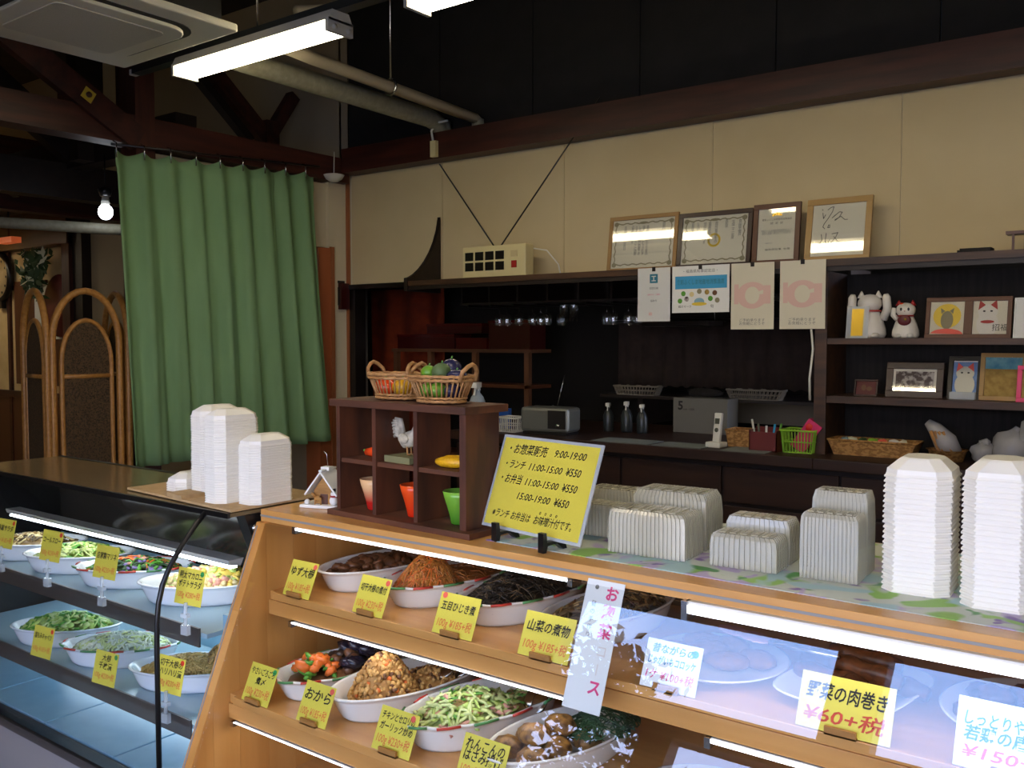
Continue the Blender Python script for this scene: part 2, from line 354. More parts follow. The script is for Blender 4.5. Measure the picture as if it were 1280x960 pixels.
# left wall, with the curtained doorway
struct('wall_left', MB().box(-5.45, 4.8, 0, -5.33, 5.0, 2.8), 'cream_side')
struct('wall_left_lintel', MB().box(-5.45, 3.2, 2.3, -5.36, 4.8, 2.78), 'cream_side')
struct('door_jamb', MB().box(-5.47, 4.68, 0, -5.31, 4.80, 2.29), 'orange_jamb')
struct('door_jamb_edge', MB().box(-5.32, 4.795, 0, -5.30, 4.83, 2.30), 'trim_wood')
struct('beam_left', MB().box(-5.42, -1, 2.79, -5.26, 4.95, 2.97), 'beam_y')
struct('post_left', MB().box(-5.42, 3.18, 0, -5.25, 3.31, 4.4), 'post_z')
struct('brace_left', MB().bar((-5.26, 2.0, 3.52), (-5.26, 3.20, 2.82), .06, .15), 'beam')
bp = thing('bolt_plate', 'small square yellow metal plate with a round bolt on the diagonal brace', 'bolt plate', (-5.226, 2.87, 3.02))
ml = MB(); ml.T = Matrix.Rotation(R(-30), 4, 'X'); ml.box(0, -.035, -.035, .004, .035, .035).build('plate', 'yellow_seal', bp)
MB().tube([(0.004, 0, 0), (.014, 0, 0)], .017, 10).build('bolt', 'frame_brown', bp)
def beamobj(name, a, b, w_, h_, m='beam'): return struct(name, MB().bar(a, b, w_, h_), m)
beamobj('brace_far', (-5.9, 3.75, 3.95), (-5.9, 4.72, 3.12), .08, .12)
beamobj('brace_far', (-5.9, 3.55, 3.95), (-5.9, 4.52, 3.12), .08, .06, 'dark_wood')
beamobj('brace_far', (-5.9, 4.95, 3.55), (-5.9, 4.66, 3.12), .08, .09)
beamobj('post_truss', (-5.9, 4.70, 2.95), (-5.9, 4.70, 3.3), .12, .12)
beamobj('post_truss', (-6.6, 3.6, 2.9), (-6.6, 3.6, 4.4), .14, .2, 'dark_wood')
beamobj('post_truss', (-6.6, 3.95, 2.9), (-6.6, 3.95, 4.4), .14, .14)
beamobj('brace_far', (-6.9, 1.9, 4.3), (-6.9, 3.75, 2.95), .1, .2, 'dark_wood')
beamobj('brace_far', (-7.6, 1.7, 3.9), (-7.6, 3.6, 2.8), .1, .16, 'dark_wood')
beamobj('beam_far', (-7.0, -1, 2.80), (-7.0, 4.95, 2.80), .16, .26, 'dark_wood')
beamobj('beam_far', (-8.2, -1, 2.85), (-8.2, 4.95, 2.85), .16, .3, 'beam_y')
beamobj('beam_far', (-9.4, -1, 3.42), (-9.4, 4.95, 3.42), .16, .3, 'beam_y')
beamobj('post_far', (-8.2, 3.05, 2.95), (-8.2, 3.05, 4.4), .16, .16)
beamobj('beam_far', (-5.5, 3.7, 3.0), (-12.9, 3.7, 3.0), .16, .22, 'dark_wood')
beamobj('beam_far', (-6.5, 1.4, 3.55), (-12.9, 1.4, 3.55), .16, .26, 'dark_wood')
beamobj('beam_cross', (-5.33, 1.2, 4.1), (1.4, 1.2, 4.1), .18, .24, 'dark_wood')
beamobj('beam_cross', (-5.33, 3.6, 4.2), (1.4, 3.6, 4.2), .16, .2, 'dark_wood')
# alcove behind the opening
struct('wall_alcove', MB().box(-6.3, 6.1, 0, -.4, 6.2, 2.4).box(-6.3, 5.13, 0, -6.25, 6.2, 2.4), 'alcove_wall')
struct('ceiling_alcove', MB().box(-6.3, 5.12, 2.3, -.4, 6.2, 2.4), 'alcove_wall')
struct('wall_right', MB().box(1.5, -1.1, 0, 1.6, 6.2, 4.4), 'cream_side')
struct('wall_left_far', MB().box(-13.1, -1.1, 0, -13, 5.1, 4.4), 'far_cream')
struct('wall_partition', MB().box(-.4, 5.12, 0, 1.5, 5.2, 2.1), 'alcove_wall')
# front wall behind the camera: window band to the street
fw = MB()
fw.box(-13, -1.1, 0, 1.6, -1.0, .45).box(-13, -1.1, 2.34, 1.6, -1.0, 4.4).box(-13, -1.1, .45, -2.66, -1.0, 2.34).box(1.35, -1.1, .45, 1.6, -1.0, 2.34)
struct('wall_front', fw, 'front_wall')
w1 = thing('window_1', None, None, (0, -1.05, .45)); w1['kind'] = 'structure'
W(w1).box(-2.66, -1.1, 1.71, 1.35, -1.0, 1.87).build('transom', 'front_frame', w1)
for a, b, z0, z1 in ((-2.05, -1.89, .45, 1.71), (-.3, -.16, .45, 1.71), (-1.27, -1.05, 1.87, 2.34)): W(w1).box(a, -1.1, z0, b, -1.0, z1).build('mullion', 'front_frame', w1)
struct('ground_outside', MB().box(-20, -20, -.12, 14, -1.1, -.02), 'outdoor_ground')
tr = thing('street_tree', 'leafy green tree in the street before the shop window', 'tree', (-3.0, -2.2, -.02))
MB().tube([(0, 0, 0), (.02, 0, .9), (-.03, 0, 1.7)], [.06, .05, .03], 8).build('trunk', 'bark', tr)
lf = MB()
for i in range(2800):
    a, b_, c_ = rnd.gauss(0, .22), rnd.gauss(0, .2), rnd.uniform(.7, 2.6)
    a *= 1.2 - abs(c_-1.5)*.5; p = Vector((a, b_, c_)); u = Vector((rnd.uniform(-1, 1), rnd.uniform(-1, 1), rnd.uniform(-1, 1))).normalized()*.05; v = u.orthogonal().normalized()*.02
    lf.add([p-u, p+v, p+u, p-v], [(0, 1, 2, 3)])
tag(lf.build('leaves', 'tree_leaf', tr), None, None, kind='stuff')

# ================================================================ CEILING FITTINGS
def fluorescent(x0, x1, y, z, label, fm='fluo'):
    t = thing('fluorescent_lamp', label, 'ceiling light', ((x0+x1)/2, y, z), 0, 'fluorescent lamps on the black track')
    L = (x1-x0)/2
    m = MB(); m.prism([(-.075, .05), (.075, .05), (.05, .10), (-.05, .10)], -L, L, 'x').build('housing', 'lamp_body', t)
    for s_ in (-1, 1):
        MB().box(-L-.0, -.075, .0, -L+.02, .075, .06).build('end_cap', 'lamp_body', t) if s_ < 0 else MB().box(L-.02, -.075, .0, L, .075, .06).build('end_cap', 'lamp_body', t)
        MB().tube([(-L+.021, .042*s_, .022), (L-.021, .042*s_, .022)], .016, 12).build('tube', fm, t)
        for xx in (-1, 1): MB().tube([(xx*(L-.02), .042*s_, .022), (xx*(L+.012), .042*s_, .022)], .012, 8).build('socket', 'lamp_body', t)
    return t
fluorescent(-4.37, -3.16, 2.93, 2.98, 'lit twin-tube fluorescent lamp beside the white ceiling air conditioner')
fluorescent(-2.70, -1.49, 2.93, 2.98, 'lit twin-tube fluorescent lamp cut off by the top of the frame')
fluorescent(-2.9, -1.69, .45, 2.98, 'added unseen fluorescent lamp over the customers beside the showcase', 'fluo_fill')  # out of view, added to brighten the foreground
fluorescent(-1.0, .21, .45, 2.98, 'added unseen fluorescent lamp over the customers before the wooden case', 'fluo_fill')  # second lamp of the added row, foreground fill
fluorescent(-.95, .26, 2.93, 2.98, 'added unseen fluorescent lamp further along the track over the counter')  # unseen lamp added along the track for extra light
fluorescent(-9.2, -7.99, 1.3, 2.9, 'added unseen fluorescent lamp in the dining room beyond the rattan screen', 'fluo_fill')  # added off-frame to lift the dark dining room
fluorescent(-11.7, -10.49, 3.5, 2.9, 'added unseen fluorescent lamp at the far end of the dining room', 'fluo_fill')  # another off-frame fill, added for the far cream wall
t = thing('lighting_track', 'black lighting track carrying the fluorescent lamps', 'lighting track', (-2.2, 2.93, 3.1))
MB().box(-2.62, -.03, -.02, 2.6, .03, .02).build('rail', 'duct_black', t); MB().box(-2.66, -.02, -.02, -2.62, .02, .01).build('end_cap', 'phone_white', t)
for x in (-2.4, -1.55, -.02, 2.2): MB().tube([(x, 0, .02), (x, 0, 1.3)], .006, 6).build('hanger', 'steel', t)
ac = thing('air_conditioner', 'off-white square ceiling cassette air conditioner', 'air conditioner', (-4.03, 2.2, 3.0))
m = MB()
def rr(w_, r_, n=6):
    pts = []
    for cx, cy, a0 in ((1, 1, 0), (-1, 1, 90), (-1, -1, 180), (1, -1, 270)):
        for i in range(n+1): a = R(a0+90*i/n); pts.append((cx*(w_-r_)+r_*math.cos(a), cy*(w_-r_)+r_*math.sin(a)))
    return pts
MB().prism(rr(.475, .02), 0, .035).build('panel', 'ac_white', ac, bevel=.008)
MB().prism(rr(.365, .14), -.004, .002).build('air_slot', 'ac_slot', ac)
MB().prism(rr(.335, .12), -.02, -.002).build('intake_plate', 'ac_white', ac, bevel=.006)
MB().prism(rr(.25, .04), -.024, -.019).build('grille', 'ac_grille', ac)
MB().box(-.42, -.42, .035, .42, .42, .30).build('body', 'steel', ac)
def pipe(label, pts, r, m, name='pipe', fl=True):
    o = MB().tube(pts, r, 12).build(name, m); tag(o, label, 'pipe'); return o
pp = thing('pipe', 'thin wrapped pipe hanging from a rod with an elbow down into the beam', 'pipe', (-3.96, 4.2, 3.1))
W(pp).tube([(-3.87, 3.02, 3.135), (-3.9, 3.4, 3.12), (-4.0, 4.93, 3.1), (-4.0, 4.955, 3.09), (-4.0, 4.96, 3.06)], .035, 12).build('run', 'pipe_wrap', pp)
W(pp).tube([(-4.0, 4.958, 3.10), (-4.0, 4.958, 3.035)], .042, 12).build('elbow', 'pipe', pp)
W(pp).tube([(-3.94, 4.05, 3.1), (-3.94, 4.05, 4.4)], .006, 6).build('hanger_rod', 'steel', pp)
W(pp).tube([(-3.94+.045*math.cos(a), 4.05, 3.112+.045*math.sin(a)) for a in [i*PI/8 for i in range(16)]], .008, 6, closed=True).build('clamp', 'steel', pp)
pp = thing('pipe', 'thick pale insulated pipe that bends down behind the beam', 'pipe', (-4.27, 4.2, 3.1))
W(pp).tube([(-4.235, 3.03, 3.125), (-4.24, 3.2, 3.12), (-4.3, 4.80, 3.12), (-4.3, 4.88, 3.10), (-4.3, 4.92, 3.06)], .062, 14).build('run', 'pipe', pp)
W(pp).tube([(-4.3, 4.925, 3.12), (-4.3, 4.93, 3.035)], .066, 14).build('elbow', 'pipe', pp)
pipe('bent wrapped pipe near the ceiling above the fluorescent lamp', [(-4.1, 2.55, 3.55), (-3.75, 3.0, 3.62), (-3.6, 3.1, 3.64), (-3.55, 3.12, 3.72), (-3.5, 3.12, 4.4)], .03, 'pipe_wrap')
pipe('upright wrapped pipe dropping from the ceiling to the truss', [(-4.3, 4.0, 4.4), (-4.3, 4.0, 3.75), (-4.28, 3.9, 3.6), (-4.25, 3.6, 3.5)], .03, 'pipe_wrap')
pipe('grey pipe crossing under the far beams toward the curtain', [(-9.5, .8, 2.62), (-7.5, 2.6, 2.52), (-7.0, 3.0, 2.44), (-6.0, 4.2, 2.38)], .04, 'pipe')
# pendant bulb
t = thing('light_bulb', 'lit bare white bulb hanging from a dark beam beside the curtain', 'light bulb', (-6.24, 3.535, 2.5))
MB().ball((0, 0, 0), (.05, .05, .055), 16, 10).build('globe', 'bulb', t)
MB().tube([(0, 0, .05), (0, 0, .11)], [.03, .022], 12).build('neck', 'phone_white', t)
MB().tube([(0, 0, .11), (0, 0, .16), (0, 0, .17)], [.035, .05, .03], 12).build('socket', 'black_plastic', t); MB().tube([(0, 0, .17), (0, 0, .4)], .006, 6).build('cord', 'black_plastic', t)
t = thing('ceiling_rose', 'round white disc hanging on a cord at the top corner of the curtain', 'ceiling fitting', (-5.2, 4.74, 2.80))
MB().lathe([(.03, -.03), (.06, -.01), (.075, .015), (.078, .02), (.03, .03)], 20).build('disc', 'phone_white', t); MB().tube([(0, 0, .03), (.005, 0, .19)], .004, 6).build('cord', 'phone_white', t)
for i, (x, y, z, mm, lb) in enumerate(((-11.2, 4.4, 2.62, 'warm_lamp', 'glowing amber lamp shade under the far beams'), (-9.9, 4.55, 2.62, 'warm_red', 'dim red-orange lamp shade beside the far post'), (-12.2, 4.4, 2.62, 'warm_lamp', 'amber lamp shade at the edge of the frame'))):
    t = thing('pendant_lamp', lb, 'lamp', (x, y, z)); MB().box(-.16, -.05, -.03, .16, .05, .03).build('shade', mm, t); MB().tube([(0, 0, .04), (0, 0, .5)], .01, 6).build('cord', 'black_plastic', t)

# ================================================================ CURTAIN
ct = thing('curtain', 'long green pleated curtain hanging in the doorway', 'curtain', (-5.18, 3.85, .8))
def cpanel(u0, u1, off):
    NU, NV = 120, 26; vs = []; fs = []
    for j in range(NV+1):
        v = j/NV
        for i in range(NU+1):
            u = u0+(u1-u0)*i/NU
            yt = 2.99+u*1.56; yb = 3.06+u*1.66; y = yt+(yb-yt)*v
            s_ = u*8.6; fr = s_-math.floor(s_)
            sag = .028*math.sin(PI*fr)
            z = (2.72+.085*u)*(1-v)+(.815+.035*u)*v-sag*(1-v)**6
            amp = .03+.018*v
            x = amp*math.cos(2*PI*s_)*(1-.5*v*math.sin(3*u+1))+.012*math.sin(2*PI*s_*2.3+v*2)*v+.02*math.sin(5*u+2*v)*v
            if v < .06: x *= .55
            vs.append((x+off, y-3.85, z-.8))
    for j in range(NV):
        for i in range(NU): a = j*(NU+1)+i; fs.append((a, a+1, a+NU+2, a+NU+1))
    m = MB(); m.smooth = True; m.add(vs, fs); o = m.build('curtain_panel', 'curtain', ct)
    sd = o.modifiers.new('cloth', 'SOLIDIFY'); sd.thickness = .004
    hm = MB(); hm.smooth = True
    hv = [(v_[0]+.004, v_[1], v_[2]) for v_ in vs[2*(NU+1):3*(NU+1)]]
    return o
cpanel(0, .76, 0); cpanel(.72, 1.0, -.022)
for i in range(9):
    u = i/8.6
    if u <= 1: MB().tube([(.036, 2.99+u*1.54-3.85, 1.87+.085*u), (.036, 2.99+u*1.54-3.85, 1.955+.085*u), (.0, 2.99+u*1.54-3.85, 1.97+.085*u)], .0045, 5).build('hook', 'steel', ct)
t = thing('curtain_rail', 'thin metal curtain rail under the brown beam', 'curtain rail', (-5.2, 3.85, 2.83))
W(t).tube([(-5.20, 2.99, 2.755), (-5.20, 4.6, 2.86)], .008, 8).build('rail', 'frame_black', t)

# ================================================================ RATTAN SCREEN
rs = thing('folding_screen', 'folding rattan screen with arched woven panels', 'screen', (-5.2, 2.65, 0))
def arch(w_, h_, r, n=14):
    # in the panel plane: x along width, z up
    pts = [(0, 0, 0), (0, 0, (h_-w_/2)*.5), (0, 0, h_-w_/2-.1)]+[(w_/2-w_/2*math.cos(PI*i/n), 0, h_-w_/2-.1+(w_/2+.1)*math.sin(PI*i/n)) for i in range(1, n)]+[(w_, 0, h_-w_/2-.1), (w_, 0, (h_-w_/2)*.5), (w_, 0, 0)]
    return MB().tube(pts, r, 10)
def rpanel(loc, rz, w_=.39, h_=1.88):
    g = thing('screen_panel', None, None); g.parent = rs; g.location = Vector(loc)-rs.location; g.rotation_euler = (0, 0, rz)
    arch(w_, h_, .020).build('outer_frame', 'rattan', g)
    o = arch(w_-.1, h_-.17, .014).build('inner_frame', 'rattan', g); o.location = (.05, 0, 0)
    for z in (1.385, .83, .25): MB().tube([(.06, 0, z), (w_-.06, 0, z)], .014, 8).build('crossbar', 'rattan', g)
    n = 16; r2 = (w_-.12)/2; hh = h_-.17-(w_-.1)/2-.1
    poly = [(.06, .1), (w_-.06, .1)]+[(w_/2+r2*math.cos(PI*i/n), hh+(r2+.1)*math.sin(PI*i/n)) for i in range(n+1)]
    MB().prism(poly, -.004, .004, 'y').build('woven_infill', 'rattan_mesh', g)
rpanel((-5.22, 2.62, 0), R(86)); rpanel((-5.24, 2.60, 0), R(172)); rpanel((-5.20, 3.07, 0), R(170))
# ================================================================ DINING ROOM BEYOND
ck = thing('wall_clock', 'round wall clock with dark frame and pale dial', 'clock', (-10.96, 4.955, 2.30))
MB().lathe([(.24, 0), (.285, .01), (.285, .05), (.24, .06)], 32, cap1=False).build('frame', 'frame_black', ck, rot=(PI/2, 0, 0))
MB().lathe([(.24, .045), (.24, .05)], 32).build('dial', 'far_cream', ck, rot=(PI/2, 0, 0))
MB().cbox((.0, -.056, .07), (.012, .004, .15)).build('hand', 'frame_black', ck); MB().cbox((-.03, -.056, -.05), (.012, .004, .10)).build('hand', 'frame_black', ck)
for k in range(12): MB().cbox((.2*math.sin(k*PI/6), -.055, .2*math.cos(k*PI/6)), (.018, .004, .025)).build('numeral_mark', 'frame_black', ck)
MB().cbox((0, -.03, -.31), (.16, .05, .08)).build('plinth', 'frame_black', ck); MB().cbox((0, -.03, .31), (.12, .05, .08)).build('crest', 'frame_black', ck)
wr = thing('wreath', 'hanging bundle of dried greenery on the far cream wall', 'wreath', (-9.86, 4.78, 2.34))
lf = MB()
for i in range(260):
    p = Vector((rnd.gauss(0, .1), max(-.06, min(.04, rnd.gauss(0, .03))), max(-.3, min(.16, rnd.gauss(0, .13))))); u = Vector((rnd.uniform(-1, 1), rnd.uniform(-.5, .5), rnd.uniform(-1, 1))).normalized()*.07; v = u.orthogonal().normalized()*.025
    lf.mi = 0 if i % 5 else 1; lf.add([p-u, p+v, p+u, p-v], [(0, 1, 2, 3)])
tag(lf.build('leaves', ['green_dark', 'f_white'], wr), None, None, kind='stuff'); MB().tube([(0, 0, .1), (0, .02, .2)], .012, 6).build('stem', 'bark', wr)
t = thing('round_fan', 'maroon round paper fan behind the rattan screen', 'fan', (-9.6, 4.925, 1.95))
MB().lathe([(.33, 0), (.33, .02)], 32).build('disc', 'red_brown', t, rot=(PI/2, 0, 0)); MB().cbox((0, .02, -.4), (.04, .02, .3)).build('handle', 'frame_black', t)
t = thing('wall_poster', 'white sheet pinned behind the maroon fan', 'poster', (-9.75, 4.94, 1.6)); MB().box(-.45, 0, 0, .45, .004, .6).build('sheet', 'paper_white', t)
for i in range(4):
    t = thing('blue_crate', ['blue plastic crate at the bottom of the stack beside the screen', 'blue plastic crate second from the bottom beside the screen', 'blue plastic crate second from the top beside the screen', 'topmost blue plastic crate beside the rattan screen'][i], 'crate', (-8.35, 2.98, .62+i*.22), 0, 'blue crates beside the rattan screen')
    MB().box(-.15, -.1, 0, .15, .1, .19).box(-.16, -.11, .17, .16, .11, .21).build('shell', 'crate_blue', t); MB().box(-.05, -.115, .1, .05, -.1, .15).build('handle', 'blue', t)
t = thing('side_table', 'dark wooden table under the blue crates', 'table', (-8.35, 2.95, 0)); MB().box(-.4, -.35, .57, .4, .35, .62).build('table_top', 'dark_wood', t)
for x in (-.36, .36):
    for y in (-.31, .31): MB().box(x-.03, y-.03, 0, x+.03, y+.03, .57).build('leg', 'dark_wood', t)
t = thing('dining_chair', 'wooden chair with a pale cushion at the edge of the frame', 'chair', (-7.2, 2.1, 0)); MB().box(-.25, -.25, .42, .25, .25, .46).build('seat', 'frame_brown', t)
MB().lump((0, 0, .52), (.24, .24, .06), .05).build('cushion', 'rattan_mesh', t); MB().box(-.25, .2, .5, .25, .25, 1.0).build('backrest', 'frame_brown', t)
for x in (-.22, .22):
    for y in (-.22, .22): MB().box(x-.02, y-.02, 0, x+.02, y+.02, .42).build('leg', 'frame_brown', t)

# ================================================================ LONG WALL SHELF
ws = thing('wall_shelf', 'long dark wooden shelf along the cream wall with a curved end bracket', 'shelf', (-1.5, 4.82, 1.96))
W(ws).box(-4.37, 4.65, 1.965, 1.48, 5.0, 2.0).build('board', 'shelf_wood', ws)
W(ws).box(-4.37, 4.66, 1.94, 1.48, 4.68, 1.965).build('front_lip', 'dark_wood', ws)
pr_ = [(4.99, 1.93), (4.64, 1.93), (4.64, 2.02)]+[(4.64+.35*math.sin(i/8*PI/2)**1.0*(i/8)**.3, 2.02+.44*(1-math.cos(i/8*PI/2))) for i in range(1, 9)]+[(4.99, 2.47)]
W(ws).prism(pr_, -4.40, -4.37, 'x').build('end_bracket', 'dark_wood', ws)
# pigeonholes and stemware rack under the shelf
rk = thing('stemware_rack', 'dark rack under the shelf with pigeonholes and hanging rails', 'rack', (-3.0, 5.3, 1.82))
W(rk).box(-4.3, 5.12, 1.845, -1.55, 5.5, 1.86).build('lower_board', 'dark_wood', rk)
for i in range(12): W(rk).box(-4.3+i*.25, 5.13, 1.86, -4.285+i*.25, 5.5, 1.99).build('divider', 'dark_wood', rk)
for i in range(14): W(rk).box(-4.25+i*.2, 5.14, 1.83, -4.235+i*.2, 5.5, 1.845).build('rail', 'frame_black', rk)
def wineglass(loc, label, h_=.15, straight=False, proto=[]):
    t = thing('wine_glass', label, 'glass', loc, 0, 'glasses hanging from the rack')
    if straight: MB().lathe([(.03, 0), (.032, -.01), (.034, -h_*.9), (.032, -h_*.9), (.03, -.015)], 14, cap0=False, cap1=False).build('bowl', 'stem_glass', t)
    else:
        MB().lathe([(.032, 0), (.005, -.006), (.004, -.06)], 12, cap1=False).build('stem', 'stem_glass', t)
        MB().lathe([(.004, -.06), (.03, -.075), (.036, -.1), (.03, -h_)], 14, cap0=False, cap1=False).build('bowl', 'stem_glass', t)
    return t
base = wineglass((-4.0, 5.2, 1.845), 'upside-down stemmed glass hanging from the dark rack')
for i, x in enumerate((-3.93, -3.82, -3.72, -3.65, -3.58, -3.51, -3.14, -3.07, -2.97, -2.9, -2.8, -2.7)):
    dup(base, (x, 5.2+rnd.uniform(-.02, .06), 1.845))
g2 = wineglass((-3.44, 5.18, 1.845), 'straight tumbler hanging between the stemmed glasses', .14, True); dup(g2, (-3.36, 5.18, 1.845)); 
for g in (g2,): pass
# indoor antenna box and its rods
an = thing('indoor_antenna', 'cream box with eight dark windows and two long antenna rods on the shelf', 'antenna', (-3.71, 4.80, 2.0))
MB().box(-.26, -.045, 0, .26, .045, .21).build('case', 'cream_plastic', an, bevel=.006)
for i in range(4):
    for j in range(2): MB().box(-.235+i*.085, -.049, .05+j*.068, -.235+i*.085+.068, -.043, .05+j*.068+.055).build('window', 'frame_black', an)
MB().box(.15, -.05, .06, .19, -.044, .105).build('switch', 'cat_red', an); MB().box(.145, -.05, .13, .195, -.044, .17).build('switch', 'beige_plastic', an)
for a, b in (((-.02, .0, .2), (-.58, .09, .82)), ((.02, .0, .2), (.72, .10, 1.08))): MB().tube([a, b], .005, 6).build('antenna_rod', 'frame_black', an)
MB().tube([(.22, .045, .19), (.33, .09, .17), (.4, .12, .08), (.42, .12, 0.006)], .005, 6).build('cord', 'phone_white', an)
pl = thing('power_tap', 'cream socket tap with a looped cord on the dark beam', 'socket', (-4.29, 4.85, 2.92)); MB().box(-.025, -.03, -.06, .025, .0, .05).build('tap', 'cream_plastic', pl)
MB().tube([(-.01, -.015, .05), (-.02, -.02, .12), (.03, -.02, .17), (.12, -.01, .175)], .008, 8).build('cord', 'phone_white', pl)
fb = thing('key_box', 'small dark wall box beside the doorway trim', 'wall box', (-5.32, 4.95, 1.83)); MB().box(-.07, -.06, 0, .03, .02, .2).build('case', 'lacquer', fb); MB().box(-.05, -.065, .03, .01, -.06, .17).build('cover', 'frame_black', fb); MB().box(-.03, -.0645, .2, .0, .0, .22).build('cap', 'frame_black', fb)
def flat(name, polys, m, parent, z=.001):
    b = MB()
    for p in polys: b.add([(x, y, z) for x, y in p], [tuple(range(len(p)))])
    return b.build(name, m, parent)
def ell(cx, cy, rx, ry, n=20, a0=0, a1=2*PI): return [(cx+rx*math.cos(a0+(a1-a0)*i/n), cy+ry*math.sin(a0+(a1-a0)*i/n)) for i in range(n)]
def rect(x0, y0, x1, y1): return [(x0, y0), (x1, y0), (x1, y1), (x0, y1)]
def stroke(pts, w_):
    polys = []
    for a, b in zip(pts, pts[1:]):
        d = Vector((b[0]-a[0], b[1]-a[1])); n = Vector((-d.y, d.x)).normalized()*w_/2; e_ = d.normalized()*w_*.3
        polys.append([(a[0]-n.x-e_.x, a[1]-n.y-e_.y), (b[0]-n.x+e_.x, b[1]-n.y+e_.y), (b[0]+n.x+e_.x, b[1]+n.y+e_.y), (a[0]+n.x-e_.x, a[1]+n.y-e_.y)])
    return polys
def framed(name, label, cat, loc, w_, h_, fw_, mf, mp, lean=16, rz=0, matw=0, group=None, depth=.018, foot=True):
    t = thing(name, label, cat, loc, rz, group)
    rot = (R(90-lean), 0, 0)
    f = MB(); W2 = w_/2
    f.box(-W2, 0, -depth, W2, fw_, 0).box(-W2, h_-fw_, -depth, W2, h_, 0).box(-W2, fw_, -depth, -W2+fw_, h_-fw_, 0).box(W2-fw_, fw_, -depth, W2, h_-fw_, 0)
    f.build('frame', mf, t, rot=rot, bevel=.002)
    p = MB().box(-W2+fw_, fw_, -depth, W2-fw_, h_-fw_, -.009).build('print', mp if not matw else 'mat_white', t, rot=rot)
    if matw: MB().box(-W2+fw_+matw, fw_+matw, -.009, W2-fw_-matw, h_-fw_-matw, -.0084).build('picture', mp, p)
    MB().box(-W2+fw_, fw_, -.005, W2-fw_, h_-fw_, -.0035).build('glass', 'frame_glass', t, rot=rot)
    return t, p
ZP = -.0078
def moved(o, z): o.location.z = z; return o
def border(p, w_, h_, fw_, m='ornament'):
    a, b = w_/2-fw_-.022, fw_+.022; c_ = h_-fw_-.022
    pts = []
    def side(x0, y0, x1, y1, n):
        for i in range(n): k = i/n; wv = .004*math.sin(i*1.7); pts.append((x0+(x1-x0)*k+(wv if x0 == x1 else 0), y0+(y1-y0)*k+(wv if y0 == y1 else 0)))
    side(-a, b, a, b, 24); side(a, b, a, c_, 18); side(a, c_, -a, c_, 24); side(-a, c_, -a, b, 18); pts.append(pts[0])
    flat('border', stroke(pts, .007), m, p, ZP)
    flat('corner_scroll', [ell(sx*a, y, .016, .014, 10) for sx in (-1, 1) for y in (b, c_)]+[ell(0, c_, .03, .008, 12)], m, p, ZP)
def columns(p, xs_, y0, strs, size, m='ink_grey'):
    for x, s_ in zip(xs_, strs): text('\n'.join(s_), size, m, p, (x, y0-size*.6*len(s_)/1.0*.75, ZP+.0003), spacing=.75)

# ================================================================ CERTIFICATES ON THE SHELF
t, p = framed('framed_certificate', 'certificate in a light tan wooden frame next to the cream antenna box', 'framed certificate', (-2.665, 4.82, 2.0), .46, .34, .024, 'frame_tan', 'paper', 7.6)
border(p, .46, .34, .024)
columns(p, (.135, .03, .005, -.02, -.045, -.07, -.12), .29, ('感謝状', '貴殿は多年にわたり食品', '衛生の向上に尽力されま', 'した功績は誠に顕著であ', 'りますよってここに感謝', 'の意を表します', '平成二十年十月吉日'), .021)
t, p = framed('framed_certificate', 'certificate with a yellow seal ring in a dark red-brown frame', 'framed certificate', (-2.21, 4.82, 2.0), .445, .325, .026, 'frame_dark', 'paper', 8)
border(p, .445, .325, .026)
columns(p, (.15, .11, .07, .01, -.03, -.06, -.1, -.135), .275, ('食品衛生優良', '平成二十一年度', '表彰状', '貴店は食品衛生の', '重要性を認識され', '他の模範となりま', 'したので表彰', '会長佐藤'), .02)
flat('seal_ring', stroke([(.0+.034*math.cos(a), .16+.034*math.sin(a)) for a in [i*PI/8 for i in range(17)]], .012), 'yellow_seal', p, ZP)
t, p = framed('framed_certificate', 'narrow upright certificate in a mid-brown frame', 'framed certificate', (-1.852, 4.83, 2.0), .262, .335, .028, 'frame_brown', 'paper', 5.8)
flat('crest', [ell(0, .278, .018, .008, 12), ell(-.02, .272, .008, .006, 8), ell(.02, .272, .008, .006, 8)], 'gold', p, ZP)
text('食彩ふくしま地産地消推進店', .013, 'ink', p, (0, .248, ZP), fit=.165); text('認  定  証', .013, 'ink', p, (0, .228, ZP), fit=.07)
text('食彩ふくしま地産地消推進店として\n認定し地域の農林水産物の利用と\n販売の促進に努めることを証する', .009, 'ink_grey', p, (0, .18, ZP), fit=.17)
text('平成十九年', .008, 'ink_grey', p, (-.04, .12, ZP)); text('福島県知事  佐藤', .012, 'ink', p, (.01, .085, ZP), fit=.14)
t, p = framed('framed_calligraphy', 'square calligraphy board in a gold-toned wooden frame', 'framed calligraphy', (-1.52, 4.81, 2.0), .335, .34, .032, 'frame_gold', 'paper', 10.2)
sk = []
for ln in ([(-.09, .285), (-.085, .28)], [(-.085, .265), (-.08, .235), (-.07, .255)], [(-.06, .28), (-.045, .292), (-.03, .295), (-.035, .27), (-.055, .235), (-.075, .205), (-.08, .19), (-.07, .18)], [(-.02, .25), (-.035, .235), (0, .265), (.015, .262), (0, .235), (-.02, .22)], [(-.02, .225), (.01, .24), (.03, .222), (.045, .222)],
           [(-.05, .2), (-.055, .185), (-.045, .185), (-.045, .2)], [(-.1, .085), (-.08, .12), (-.085, .15)], [(-.06, .155), (-.062, .11), (-.05, .09), (-.04, .12)], [(-.03, .15), (0, .155), (-.01, .13), (-.035, .1)], [(-.02, .135), (.01, .1), (.045, .09)]):
    sk += stroke(ln, .0035)
flat('brush_writing', sk, 'ink', p, ZP)

